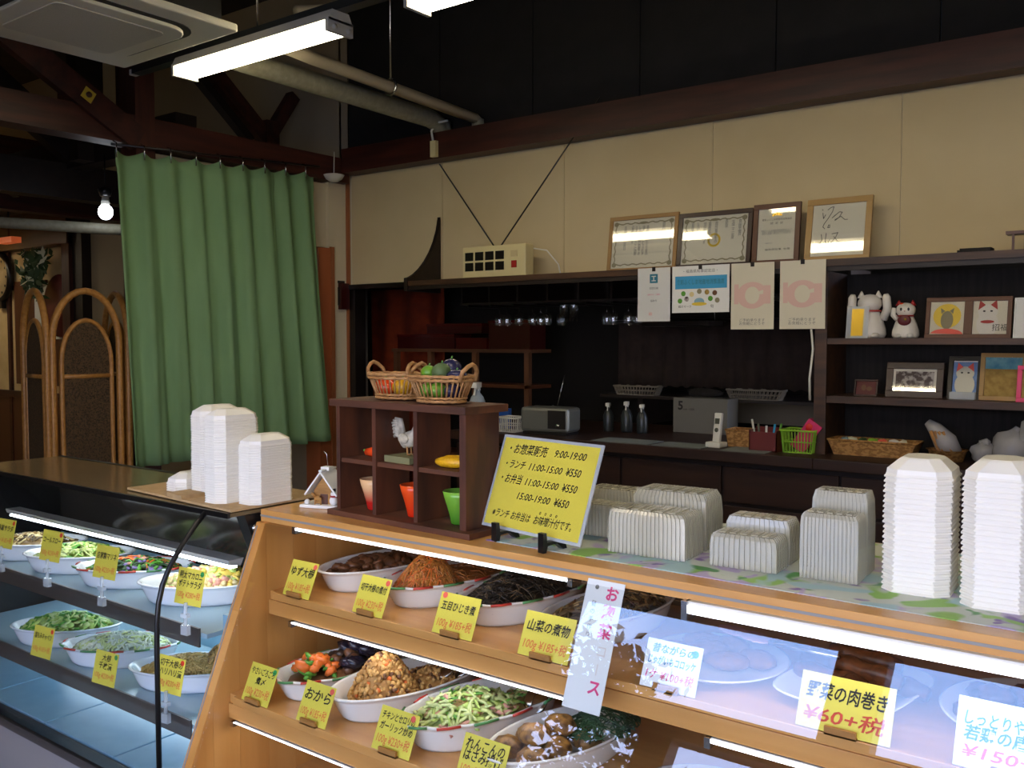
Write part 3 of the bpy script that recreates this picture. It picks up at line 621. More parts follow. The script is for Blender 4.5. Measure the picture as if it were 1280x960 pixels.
# ================================================================ SHEETS HANGING FROM THE SHELF
def hang(label, x0, x1, z0, m, mm=.002, name='notice_sheet'):
    t = thing(name, label, 'notice', ((x0+x1)/2, 4.634, 2.0)); h_ = 2.0-z0
    p = MB().box(-(x1-x0)/2, -h_, -.002, (x1-x0)/2, 0, 0).build('sheet', m, t, rot=(PI/2, 0, 0)); MB().box(-.01, -.02, .0, .01, .004, .003).build('clip', 'frame_black', p); return t, p
t, p = hang('narrow white notice with a teal square logo in a clear sleeve', -2.573, -2.37, 1.70, 'paper_white')
flat('logo', [rect(-.025, -.085, .025, -.035)], 'teal', p); flat('logo_mark', [rect(-.014, -.045, .014, -.05), rect(-.014, -.07, .014, -.075), rect(-.003, -.075, .003, -.045)], 'paper_white', p, .0015)
text('登録店舗', .014, 'ink_grey', p, (0, -.115, .001)); text('お知らせ・ご案内', .01, 'ink_pink', p, (0, -.15, .001)); text('福島市', .014, 'ink_grey', p, (0, -.185, .001)); text('印', .02, 'dot_pink', p, (-.02, -.26, .001))
MB().box(-.106, -.31, .001, .106, .01, .002).build('sleeve', 'frame_glass', p)
t, p = hang('wide white notice with a blue title band and food pictures', -2.357, -2.02, 1.745, 'paper_white')
text('・福島県知事認定店・', .02, 'ink_grey', p, (0, -.03, .001), fit=.2); flat('title_band', [rect(-.15, -.125, .155, -.055)], 'sky_blue', p, .0008); text('食彩ふくしま地産地消推進店', .03, 'teal', p, (0, -.09, .0014), fit=.28, bold=.02)
for i, (x, y, mm) in enumerate(((-.1, -.15, 'f_green'), (-.05, -.155, 'f_potato'), (-.005, -.14, 'ornament'), (.04, -.145, 'wheat'), (.085, -.15, 'f_brown'), (-.12, -.19, 'f_green'), (-.08, -.18, 'photo_dark'), (.06, -.18, 'f_green'), (.1, -.19, 'ornament'))):
    flat('food_picture', [ell(x, y, .014, .014, 14)], mm, p, .0008)
flat('food_picture', [ell(-.005, -.195, .03, .02, 16)], 'case_blue', p, .0008); flat('food_picture', [ell(-.005, -.208, .045, .01, 16)], 'yellow_seal', p, .001)
text('緑のマーク', .016, 'ink', p, (-.09, -.222, .001)); text('旬', .02, 'ink', p, (.07, -.222, .001))
for (a, b, lb) in ((-2.01, -1.775, 'cream sheet with a faded pink ring beside the food notice'), (-1.744, -1.51, 'cream sheet with a faded pink ring beside the cabinet upright')):
    t, p = hang(lb, a, b, 1.652, 'paper_cream')
    o_ = ell(0, -.17, .085, .07, 28, PI*.15, PI*2.1); i_ = ell(0, -.17, .04, .045, 28, PI*.15, PI*2.1)
    flat('ring_print', [[o_[i], o_[i+1], i_[i+1], i_[i]] for i in range(27)], 'pink_print', p); flat('ring_print', [rect(-.1, -.215, -.075, -.11), rect(.06, -.215, .1, -.12)], 'pink_print', p, .0008)
    text('お弁当', .012, 'pale_pink', p, (0, -.04, .001)); text('ご予約承ります\nお気軽にどうぞ', .018, 'ink_grey', p, (.0, -.31, .001), fit=.14)

# ================================================================ OPEN CABINET ON THE COUNTER
cb = thing('open_cabinet', 'dark open shelving cabinet standing on the back counter', 'cabinet', (-.03, 4.83, 1.02))
W(cb).box(-1.565, 4.65, 1.02, -1.505, 5.0, 1.94).build('side_panel', 'shelf_wood', cb); W(cb).box(1.42, 4.65, 1.02, 1.48, 5.0, 1.94).build('side_panel', 'shelf_wood', cb)
W(cb).box(-1.505, 4.97, 1.02, 1.42, 5.0, 1.94).build('back_panel', 'cabinet_back', cb)
W(cb).box(-1.505, 4.66, 1.575, 1.42, 4.97, 1.605).build('shelf', 'shelf_wood', cb); W(cb).box(-1.505, 4.66, 1.28, 1.42, 4.97, 1.315).build('shelf', 'shelf_wood', cb)
t = thing('cable', 'white cable running down beside the cabinet upright', 'cable', (-1.57, 4.66, 1.65)); MB().tube([(-.01, -.02, 0), (.0, -.02, -.1), (-.015, -.02, -.25), (-.012, -.02, -.36)], .006, 6).build('cord', 'phone_white', t)
# back counter
bc = thing('back_counter', 'long dark wooden back counter with drawers under the edge', 'counter', (-1.3, 5.0, 0))
W(bc).box(-3.84, 4.45, .965, -1.5, 5.60, 1.02).box(-1.5, 4.45, .965, 1.47, 4.99, 1.02).build('counter_top', 'drawer_wood', bc, bevel=.004)
W(bc).box(-3.82, 4.52, 0, -1.5, 5.58, .965).box(-1.5, 4.52, 0, 1.45, 5.0, .965).build('body', 'dark_wood', bc)
for i in range(8):
    x = -3.82+i*.61; d = W(bc).box(x+.008, 4.50, .75, x+.602, 4.52, .935).build('drawer', 'drawer_wood', bc, bevel=.003); W(bc).box(x+.008, 4.50, .1, x+.602, 4.52, .73).build('door', 'drawer_wood', bc, bevel=.003)
# row 1: lucky cats
def lucky_cat(loc, h_, rz, label, big):
    t = thing('lucky_cat', label, 'figurine', loc, rz); k = h_
    MB().lathe([(.30*k, 0), (.34*k, .08*k), (.33*k, .2*k), (.27*k, .4*k), (.2*k, .55*k), (.16*k, .62*k)], 20, sy=.85).build('body', 'cat_white', t)
    MB().ball((0, -.03*k, .74*k), (.25*k, .21*k, .2*k), 16, 10).build('head', 'cat_white', t)
    for s_ in (-1, 1):
        MB().lathe([(.09*k, 0), (.01*k, .15*k)], 10, c=(s_*.17*k, -.02*k, .86*k), sy=.5).build('ear', 'cat_white' if big else 'cat_red', t)
        if not big: MB().ball((s_*.09*k, -.22*k, .76*k), (.03*k, .02*k, .045*k), 8, 6).build('eye', 'ink', t)
        MB().ball((s_*.15*k, -.24*k, .06*k), (.09*k, .12*k, .06*k), 10, 6).build('paw', 'cat_white', t)
    if big:
        for s_ in (-1, 1): MB().tube([(s_*.27*k, -.02*k, .4*k), (s_*.36*k, -.06*k, .62*k), (s_*.34*k, -.1*k, .86*k), (s_*.33*k, -.12*k, .93*k)], [.09*k, .09*k, .085*k, .05*k], 12).build('arm', 'cat_white', t)
        MB().tube([(.22*k*math.cos(a), -.03*k+.19*k*math.sin(a), .58*k) for a in [i*PI/8 for i in range(16)]], .02*k, 6, closed=True).build('collar', 'cat_red', t)
    else:
        MB().tube([(-.2*k, -.08*k, .5*k), (-.3*k, -.14*k, .62*k), (-.27*k, -.16*k, .8*k)], [.07*k, .07*k, .06*k], 10).build('arm', 'cat_white', t)
        MB().ball((-.0*k, -.26*k, .47*k), (.17*k, .05*k, .14*k), 14, 8).build('bib', 'maroon', t); MB().ball((.03*k, -.31*k, .49*k), (.035*k, .02*k, .035*k), 8, 6).build('bell', 'gold', t)
        MB().tube([(.19*k*math.cos(a), -.04*k+.17*k*math.sin(a), .59*k) for a in [i*PI/8 for i in range(16)]], .022*k, 6, closed=True).build('collar', 'cat_red', t)
        MB().ball((-.08*k, -.04*k, .9*k), (.07*k, .1*k, .04*k), 10, 6).build('spot', 'orange_red', t); MB().ball((0, -.245*k, .71*k), (.02*k, .015*k, .012*k), 6, 5).build('nose', 'cat_red', t)
lucky_cat((-1.34, 4.80, 1.605), .235, R(8), 'big white lucky cat with both arms raised behind a gold packet', True)
lucky_cat((-1.163, 4.78, 1.605), .185, R(6), 'small lucky cat with red ears and dark red bib', False)
t = thing('charm_packet', 'clear packet with a shiny gold charm leaning on the big lucky cat', 'charm', (-1.375, 4.70, 1.605), R(6))
p = sheet('packet', .105, .165, 'clear_plastic', t, (0, 0, 0), (R(76), 0, 0)); flat('gold_charm', [rect(-.028, .012, .028, .15)], 'gold', p)
def catpic(p, cx, cy, k, m='cat_white', ears='cat_red'):
    flat('cat_body', [ell(cx, cy-.6*k, .55*k, .7*k, 18)], m, p, ZP); flat('cat_head', [ell(cx, cy+.1*k, .5*k, .42*k, 20)], m, p, ZP+.0002)
    flat('cat_ear', [[(cx+s_*.48*k, cy+.2*k), (cx+s_*.42*k, cy+.75*k), (cx+s_*.12*k, cy+.48*k)] for s_ in (-1, 1)], ears, p, ZP+.0003)
    flat('cat_eye', [ell(cx+s_*.18*k, cy+.13*k, .07*k, .05*k, 10) for s_ in (-1, 1)], 'ink', p, ZP+.0004)
t, p = framed('framed_picture', 'small brown frame with an owl drawing over a red band', 'framed picture', (-.978, 4.76, 1.605), .19, .2, .02, 'frame_brown', 'paper_cream', 12)
flat('halo', [ell(0, .11, .062, .06, 20)], 'yellow_seal', p, ZP-.0004); flat('owl', [ell(0, .09, .028, .045, 16), [(-.026, .12), (-.03, .15), (-.01, .135)], [(.026, .12), (.03, .15), (.01, .135)]], 'ornament', p, ZP); flat('red_band', [ell(0, .02, .072, .028, 18, 0, PI)], 'dot_pink', p, ZP+.0002)
t, p = framed('framed_picture', 'brown frame with a drawing of a white beckoning cat', 'framed picture', (-.793, 4.76, 1.605), .185, .2, .02, 'frame_brown', 'paper_cream', 12)
catpic(p, -.01, .12, .085); flat('collar', [ell(-.01, .08, .03, .008, 12)], 'cat_red', p, ZP+.0005); text('招福', .035, 'ink', p, (.045, .05, ZP+.0006))
t, p = framed('framed_picture', 'white card with small grey photographs at the edge of the frame', 'framed picture', (-.61, 4.74, 1.605), .16, .19, .006, 'paper_white', 'paper_white', 12); flat('photo', [rect(-.02, .09, .05, .15), rect(-.02, .04, .05, .07)], 'photo_dark', p, ZP)
# row 2
t, p = framed('framed_picture', 'tiny dark frame with a red picture on the middle shelf', 'framed picture', (-1.345, 4.76, 1.315), .115, .085, .008, 'frame_dark', 'maroon', 14); flat('motif', [ell(-.012, .045, .012, .016, 10), ell(.015, .04, .014, .012, 10)], 'f_brown', p, ZP)
t, p = framed('framed_picture', 'dark frame with white mount around a photograph of a room', 'framed picture', (-1.12, 4.77, 1.315), .265, .175, .032, 'frame_dark', 'photo_dark', 12, matw=.012)
t, p = framed('framed_picture', 'black frame with a blue picture of a white cat', 'framed picture', (-.898, 4.78, 1.315), .15, .21, .022, 'frame_black', 'cat_blue', 14); catpic(p, 0, .12, .08, 'paper', 'dot_pink'); flat('edge_line', [rect(-.052, .183, .052, .188), rect(-.052, .022, .052, .028)], 'paper_white', p, ZP+.0006)
MB().box(-.055, -.03, 0, .055, -.0, .035).build('stand', 'clear_plastic', t)
t, p = framed('framed_picture', 'pale wooden frame with a painting of a wheat field under blue sky', 'framed picture', (-.735, 4.78, 1.315), .195, .225, .02, 'frame_gold', 'wheat', 12); flat('painted_sky', [rect(-.077, .15, .077, .205)], 'paint_sky', p, ZP)
t, p = framed('framed_picture', 'bright pink frame at the edge of the photograph', 'framed picture', (-.60, 4.70, 1.315), .13, .17, .02, 'pink', 'wheat', 12)
# little wooden bench on top of the shelf
t = thing('miniature_bench', 'small brown wooden bench ornament on top of the shelf', 'ornament', (-.62, 4.85, 2.0)); MB().box(-.12, -.04, .085, .12, .04, .10).build('seat', 'frame_brown', t)
for x in (-.09, -.04, .04, .09): MB().box(x-.005, -.03, 0, x+.005, -.02, .085).build('leg', 'frame_brown', t)
t = thing('folded_cloth', 'flat dark folded piece lying on the shelf top', 'cloth', (-.85, 4.73, 2.0)); MB().box(-.07, -.05, 0, .07, .05, .012).box(-.06, -.045, .012, .07, .045, .02).build('fold', 'cabinet_back', t)

# ---- baskets
def tray_basket(name, label, loc, w_, d_, h_, m, rz=0, slats=0):
    t = thing(name, label, 'basket', loc, rz)
    k = .86
    if slats:
        f = MB()
        for (a, b) in (((-1, -1), (1, -1)), ((1, -1), (1, 1)), ((1, 1), (-1, 1)), ((-1, 1), (-1, -1))):
            for i in range(slats):
                q = (i+.5)/slats; x = a[0]+(b[0]-a[0])*q; y = a[1]+(b[1]-a[1])*q
                f.bar((x*w_/2*k, y*d_/2*k, .004), (x*w_/2, y*d_/2, h_), .004, .004)
        f.build('slats', m, t)['kind'] = 'stuff'
        MB().box(-w_/2*k, -d_/2*k, 0, w_/2*k, d_/2*k, .006).build('base', m, t)
        for z, s_ in ((h_*.5, .93),): MB().tube([(w_/2*s_, d_/2*s_, z), (-w_/2*s_, d_/2*s_, z), (-w_/2*s_, -d_/2*s_, z), (w_/2*s_, -d_/2*s_, z)], .003, 5, closed=True).build('band', m, t)
    else:
        b = MB(); vs = []
        for (z, s_) in ((0, k), (h_, 1)): vs += [(x*w_/2*s_, y*d_/2*s_, z) for x, y in ((-1, -1), (1, -1), (1, 1), (-1, 1))]
        b.add(vs, [(3, 2, 1, 0), (0, 1, 5, 4), (1, 2, 6, 5), (2, 3, 7, 6), (3, 0, 4, 7)]); o = b.build('sides', m, t); s_ = o.modifiers.new('wall', 'SOLIDIFY'); s_.thickness = .004
    MB().tube([(w_/2, d_/2, h_), (-w_/2, d_/2, h_), (-w_/2, -d_/2, h_), (w_/2, -d_/2, h_)], .006, 6, closed=True).build('rim', m, t)
    return t
tray_basket('woven_tray', 'long woven tray of wrapped sweets on the lowest cabinet shelf', (-1.29, 4.75, 1.02), .42, .16, .075, 'woven')
for i, (x, mm) in enumerate(((-1.43, 'case_shelf'), (-1.40, 'f_white'), (-1.35, 'green_dark'), (-1.30, 'lime_basket'), (-1.25, 'dot_pink'), (-1.2, 'paper_white'), (-1.16, 'paper_cream'))):
    t = MB().lump((0, 0, 0), (.032, .035, .03), .2).build('wrapped_sweet', mm); t.location = (x, 4.75, 1.075); tag(t, ['grey', 'pale', 'dark green', 'lime green', 'pink', 'white', 'cream'][i]+' wrapped sweet in the long woven tray', 'sweet', 'sweets in the woven tray')
rb = thing('round_basket', 'round woven basket holding a bag of bread sticks', 'basket', (-.955, 4.75, 1.02)); MB().lathe([(.07, 0), (.085, .05), (.095, .055), (.085, .05), (.07, .008)], 24, cap1=True).build('bowl', 'woven', rb)
t = thing('bread_bag', 'clear bag of bread sticks leaning in the round basket', 'bag', (-.965, 4.75, 1.03), 0)
MB().tube([(.03, 0, .02), (.0, 0, .08), (-.05, .01, .14), (-.085, .01, .17)], [.05, .055, .035, .018], 12).build('bag', 'bag', t)
for i in range(4): MB().tube([(.01+.018*i-.02, -.045, .02), (-.06+.018*i, -.03, .13)], .008, 6).build('bread_stick', 'bread', t)
for i, (x, z, r_, lb) in enumerate(((-.80, 0, (.06, .06, .05), 'small crumpled clear bag beside the round basket'), (-.68, 0, (.09, .09, .08), 'bulging pale plastic bag on the lowest cabinet shelf'), (-.56, .0, (.09, .1, .13), 'tall pale plastic bag at the edge of the photograph'))):
    o = MB().lump((0, 0, r_[2]), r_, .16, 14, 9).build('plastic_bag', 'bag'); o.location = (x, 4.76, 1.02); tag(o, lb, 'bag')
    bm = MB().tube([(0, 0, r_[2]*1.7), (.02, 0, r_[2]*2.2)], [.03, .012], 8).build('knot', 'bag', o)
# ---- on the counter
ph = thing('cordless_phone', 'white cordless phone standing in its charger', 'phone', (-2.07, 4.6, 1.02), R(-8))
MB().box(-.045, -.04, 0, .045, .04, .03).build('charger', 'phone_white', ph, bevel=.006); hs = MB().box(-.022, -.012, .02, .022, .012, .185).build('handset', 'phone_white', ph, rot=(R(-8), 0, 0), bevel=.005)
MB().box(-.014, -.0135, .125, .014, -.0115, .155).build('screen', 'screen_grey', hs)
MB().tube([(.0, -.0135, .092), (.0, -.0122, .092)], .012, 14).build('dial_pad', 'screen_grey', hs)
for i, (x0, x1, lb) in enumerate(((-2.78, -2.42, 'grey placemat farther from the phone'), (-2.39, -2.10, 'grey placemat just beside the phone'), (-1.99, -1.75, 'pale sheet lying before the red-brown caddy'))):
    t = B(0, 0, 0, x1-x0, .2, .003).build('placemat', 'placemat'); t.location = (x0, 4.47, 1.0205); tag(t, lb, 'placemat')
tray_basket('wicker_tray', 'small brown woven basket behind the phone', (-1.95, 4.74, 1.02), .2, .14, .09, 'woven')
cdd = thing('pen_caddy', 'red-brown box caddy holding pens and a marker', 'caddy', (-1.80, 4.62, 1.02)); MB().box(-.075, -.05, 0, .075, -.044, .10).box(-.075, .044, 0, .075, .05, .12).box(-.075, -.05, 0, -.069, .05, .11).box(.069, -.05, 0, .075, .05, .11).box(-.07, -.05, 0, .07, .05, .005).build('box', 'red_brown', cdd)
for i, (x, mm, ln) in enumerate(((-.05, 'phone_white', .16), (-.03, 'screen_grey', .14), (0, 'phone_white', .13), (.03, 'dot_blue', .14), (.05, 'green_leaf', .145))):
    t = MB().tube([(0, 0, .008), (.015*(i-2), 0, ln)], .006, 8).build('pen', mm); t.location = (-1.80+x, 4.62, 1.02); tag(t, ['white capped', 'dark grey', 'slim white', 'blue', 'green'][i]+' pen standing in the red-brown caddy', 'pen')
tray_basket('lime_basket', 'lime green slatted plastic basket beside the cabinet upright', (-1.63, 4.66, 1.02), .17, .14, .115, 'lime_basket', 0, 10)
t = thing('pink_pouch', 'pink and clear pouch sticking out of the lime basket', 'pouch', (-1.64, 4.66, 1.03)); m = MB(); m.T = Matrix.Rotation(R(35), 4, 'Y'); m.box(-.05, -.02, .0, .03, .02, .17).build('pouch', 'pink', t)
t = MB().lump((0, 0, 0), (.03, .03, .035), .1).build('red_ribbon', 'red'); t.location = (-1.585, 4.66, 1.15); tag(t, 'small red bundle at the back of the lime basket', 'bundle')
t = thing('storage_box', 'plain grey carton marked with a 5 behind the phone', 'box', (-2.46, 5.28, 1.02)); MB().box(-.18, -.06, 0, .18, .1, .215).build('carton', 'box_grey', t)
text('5', .075, 'ink', t, (-.13, -.0615, .165), rot=(PI/2, 0, 0), bold=.03); text('mm ×200', .02, 'ink', t, (-.075, -.0615, .145), rot=(PI/2, 0, 0))
rd = thing('radio', 'silver table radio with a raised aerial', 'radio', (-3.19, 4.66, 1.02), R(6)); MB().box(-.165, -.09, .015, .165, .09, .165).build('case', 'radio_silver', rd, bevel=.02)
MB().box(.03, -.093, .04, .15, -.088, .15).build('speaker', 'radio_dark', rd); MB().box(-.15, -.08, 0, .15, .08, .015).build('base', 'radio_dark', rd); MB().tube([(.02, .05, .165), (.06, .07, .36)], .003, 5).build('aerial', 'steel', rd); MB().tube([(.1, -.1, .06), (.1, -.09, .06)], .012, 10).build('knob', 'chrome', rd)
tray_basket('white_basket', 'white slatted plastic basket next to the radio', (-3.46, 4.62, 1.02), .16, .14, .09, 'basket_white', 0, 9)
def bottle(label, loc, k=1, m='bottle'):
    t = thing('spray_bottle', label, 'bottle', loc, R(20)); MB().lathe([(.04*k, 0), (.043*k, .02*k), (.043*k, .12*k), (.03*k, .155*k), (.014*k, .175*k), (.014*k, .19*k)], 16).build('body', m, t)
    MB().box(-.015*k, -.05*k, .2*k, .015*k, .02*k, .225*k).box(-.012*k, -.012*k, .185*k, .012*k, .012*k, .2*k).build('nozzle', 'phone_white', t); MB().bar((0, -.03*k, .2*k), (0, -.045*k, .165*k), .008*k, .006*k).build('trigger', 'phone_white', t); return t
bottle('white spray bottle behind the cubby shelf near the wicker basket', (-3.72, 4.6, 1.02), 1.35)
bottle('dim grey spray bottle nearest the radio in the dark', (-2.98, 5.0, 1.02), .8, 'bottle_dim'); bottle('dim grey spray bottle in the middle of three by the dark wall', (-2.86, 5.02, 1.02), .85, 'bottle_dim'); bottle('dim grey spray bottle farthest from the radio', (-2.74, 5.0, 1.02), .8, 'bottle_dim')
t = MB().lump((0, 0, .07), (.15, .1, .07), .2, 12, 7).build('vegetable_bag', 'bag'); t.location = (-3.36, 4.95, 1.02); tag(t, 'crumpled bag of greens lying behind the radio', 'bag')
t = thing('blue_folder', 'blue folder standing just behind the cubby shelf', 'folder', (-3.62, 4.75, 1.02)); MB().box(-.04, 0, 0, .04, .03, .13).build('cover', 'blue', t)
# cloth over shelf, wire baskets
hc = thing('hanging_cloth', 'dusky mauve cloth hanging in front of the rear shelf', 'cloth', (-2.5, 5.5, 1.3)); vs = []; N = 80
for i in range(N+1):
    x = -3.2+1.62*i/N; y = 5.5+.012*math.sin(i*.9)
    vs += [(x+2.5, y-5.5, .42), (x+2.5, y-5.5-.006, -.012+.008*math.cos(i*1.6))]
m = MB(); m.smooth = True; m.add(vs, [(2*i, 2*i+1, 2*i+3, 2*i+2) for i in range(N)]); o = m.build('cloth', 'hood_cloth', hc); s_ = o.modifiers.new('c', 'SOLIDIFY'); s_.thickness = .004
MB().tube([(-.75, 0, .42), (.95, 0, .42)], .01, 8).build('rod', 'frame_black', hc)
sh = thing('rear_shelf', 'dark rear shelf above the back of the counter', 'shelf', (-2.4, 5.75, 1.2)); W(sh).box(-3.3, 5.42, 1.205, -1.58, 6.1, 1.225).build('board', 'dark_wood', sh)
for x in (-3.05, -1.75): W(sh).box(x, 5.5, 1.02, x+.04, 6.05, 1.205).build('bracket', 'dark_wood', sh)
W(sh).box(-3.28, 6.05, 1.02, -1.6, 6.1, 1.2).build('back_panel', 'shaded_cream_grey_back', sh)
tray_basket('wire_basket', 'pale slotted basket at the radio end of the rear shelf', (-3.03, 5.47, 1.225), .33, .09, .06, 'lace', 0, 14); tray_basket('wire_basket', 'pale slotted basket over the grey carton', (-2.2, 5.47, 1.225), .36, .09, .06, 'lace', 0, 14)
t = tag(MB().lump((0, 0, .03), (.12, .04, .03), .15, 12, 6).build('cloth_bundle', 'cabinet_back'), 'dark bundle between the two slotted baskets', 'bundle'); t.location = (-2.55, 5.47, 1.225)
t = thing('hanging_tray', 'black tray hanging under the paper notices', 'tray', (-2.6, 5.2, 1.68)); MB().box(-.2, -.1, 0, .25, .1, .03).build('tray', 'frame_black', t); MB().tube([(-.19, 0, .03), (-.19, 0, .165)], .004, 5).build('hook', 'steel', t); MB().tube([(.24, 0, .03), (.24, 0, .165)], .004, 5).build('hook', 'steel', t)
# shelf unit with lacquer boxes, orange curtain
su = thing('shelf_rack', 'pine rack with lacquer boxes on top in the dark kitchen', 'rack', (-4.6, 5.5, 0))
for x in (-5.24, -4.87, -4.42, -3.93): W(su).box(x, 5.4, 0, x+.04, 5.44, 1.5).build('post', 'shelf_pine', su)
for z in (1.5, 1.24, .7, .3): W(su).box(-5.26, 5.4, z, -3.87, 5.66, z+.025).build('shelf', 'shelf_pine' if z > 1.4 else 'frame_brown', su)
for i, (x0, x1, z0, z1, mm, lb) in enumerate(((-5.22, -4.62, 1.525, 1.64, 'lacquer', 'dark red lacquer box nearest the orange curtain'), (-4.60, -4.3, 1.525, 1.61, 'lacquer_red', 'low bright red lacquer box in the middle of the rack'), (-4.28, -3.9, 1.525, 1.74, 'lacquer', 'tall dark red lacquer box by the glasses'), (-4.9, -4.35, 1.645, 1.72, 'lacquer', 'flat dark lacquer tray lying on the lower boxes'))):
    t = thing('lacquer_box', lb, 'box', ((x0+x1)/2, 5.53, z0)); W(t).box(x0, 5.43, z0, x1, 5.63, z1-.02).build('body', mm, t); W(t).box(x0-.004, 5.426, z1-.02, x1+.004, 5.634, z1).build('lid', 'lacquer_red', t)
oc = thing('orange_curtain', 'orange-brown cloth curtain inside the kitchen doorway', 'curtain', (-5.45, 5.8, .3)); vs = []; N = 60
for i in range(N+1):
    k = i/N; x = -.45+.87*k
    vs += [(x, .02*math.sin(k*18), 1.73), (x, .035*math.sin(k*18+.6), .8), (x, .04*math.sin(k*16+1), .02)]
m = MB(); m.smooth = True; m.add(vs, [(3*i+j, 3*i+j+1, 3*i+j+4, 3*i+j+3) for i in range(N) for j in (0, 1)]); o = m.build('cloth', 'orange_cloth', oc); s_ = o.modifiers.new('c', 'SOLIDIFY'); s_.thickness = .004
MB().tube([(-.55, 0, 1.74), (.5, 0, 1.74)], .012, 8).build('rod', 'frame_black', oc); MB().tube([(-.48, -.03, 0), (-.48, -.03, 1.74)], .012, 8).build('edge_pole', 'grey_plastic', oc)
# ================================================================ WOODEN DISPLAY CASE
def yf(z): return 1.54-.407*(1.15-z)
wc = thing('display_case', 'light wooden deli display case with a slanted glass front', 'display case', (-.77, 1.7, 0))
W(wc).box(-1.985, 1.54, 1.118, .47, 2.1, 1.15).build('top_board', 'case_wood_x', wc, bevel=.0015)
W(wc).box(-1.985, 1.5385, 1.131, .47, 1.5405, 1.136).build('edge_groove', 'groove', wc)
def zt(y): return min(1.118, 1.15-(1.54-y)/.407)
ys = [1.078, 1.19, 1.29, 1.36, 1.44, 1.53, 1.62, 1.70, 1.79, 1.9, 2.0, 2.1]
for side, (xa, xb) in enumerate(((-1.985, -1.951), (.44, .47))):
    for i, (a, b) in enumerate(zip(ys, ys[1:])):
        a += .0006; poly = [(a, 0), (b, 0), (b, max(zt(b), .001)), (a, max(zt(a), .001))]
        if a < yf(1.118) < b: poly = [(a, 0), (b, 0), (b, 1.118), (yf(1.118), 1.118), (a, zt(a))]
        W(wc).prism(poly, xa, xb, 'x').build('side_plank', 'case_wood_z' if i % 2 else 'case_wood_z2', wc)
W(wc).bar((-1.978, yf(.05)-.001, .05), (-1.978, yf(1.11)-.001, 1.11), .003, .002).build('glass_groove', 'groove', wc)
W(wc).box(-1.951, 2.08, .45, .44, 2.1, 1.118).build('back_panel', 'case_back', wc)
W(wc).box(-1.951, 1.25, .40, .44, 2.08, .43).build('floor_board', 'case_wood_x', wc)
W(wc).prism([(yf(.05)+.01, 0.02), (yf(.05)+.03, .02), (yf(.4)+.03, .4), (yf(.4)+.01, .4)], -1.951, .44, 'x').build('lower_front', 'case_wood_x', wc)
for z, y0 in ((.936, 1.53), (.70, 1.40)):
    W(wc).box(-1.951, y0+.012, z-.022, .44, 2.06, z).build('shelf', 'case_wood_x', wc)
    W(wc).box(-1.951, y0+.006, z-.06, .44, y0+.03, z-.022).build('shelf_front', 'case_wood_x', wc, bevel=.001)
    for a, b in ((-1.92, -1.0), (-.985, .43)): W(wc).box(a, y0-.004, z-.016, b, y0+.010, z+.004).build('lip_rail', 'case_wood_x', wc, bevel=.0015)
def led(xa, xb, y, z, h_=.010, m='led'):
    s_ = W(wc).box(xa, y, z, xb, y+.03, z+h_*.35).build('lamp_housing', 'lamp_body', wc)
    W(wc).prism([(y-.003, z), (y+.027, z), (y+.02, z-h_*.65), (y+.002, z-h_*.65)], xa+.006, xb-.006, 'x').build('lamp_tube', m, s_)
    for x in (xa, xb): W(wc).box(x-.006, y-.006, z-h_-.004, x+.006, y+.03, z+h_*.35).build('lamp_bracket', 'steel', s_)
led(-1.86, -1.01, 1.551, 1.112); led(-.745, .40, 1.528, 1.112, .024)
led(-1.86, -1.0, 1.535, .870, .008); led(-.70, .40, 1.535, .870, .012)
led(-1.93, -1.0, 1.405, .634, .007); led(-.70, .40, 1.405, .634, .012)
gp = [(yf(z)+.0005, z) for z in (1.117, .42)]; gp2 = [(y+.004, z) for y, z in gp[::-1]]
W(wc).prism(gp+gp2, -1.949, .438, 'x').build('front_glass', 'glass', wc)
# long paper strip on the glass
bn = thing('paper_banner', 'long white paper strip with pink handwriting taped to the slanted glass', 'banner', (-.921, yf(.9)+.008, .897))
p = sheet('strip', .085, .247, 'paper_white', bn, (0, 0, 0), (R(67.9), 0, R(-1)))
for ch, y in (('お', .222), ('惣', .186), ('菜', .15)): text(ch, .03, 'ink_pink', p, (.018, y, .0006), bold=.03)
text('ス', .03, 'ink_pink', p, (.02, .045, .0006), bold=.03); text('コ', .026, 'pale_pink', p, (.02, .113, .0006)); text('ー', .026, 'pale_pink', p, (.02, .08, .0006), rot=(0, 0, PI/2))  # middle letters pale: the sky reflection's wash is put into the ink
for y, s_ in ((.232, '●'), (.2, '昼'), (.185, 'の'), (.17, '手'), (.155, '作'), (.14, 'り')): text(s_, .012, 'ink_grey', p, (-.018, y, .0006))
# floral cloth on the case top
cl = thing('flowered_cloth', 'flowered tablecloth spread over the top of the wooden case', 'tablecloth', (-.4, 1.84, 1.15))
W(cl).prism([(-1.27, 1.60), (.46, 1.575), (.46, 2.09), (-1.22, 2.09)], 1.1502, 1.1515).build('cloth', 'flower_cloth', cl)

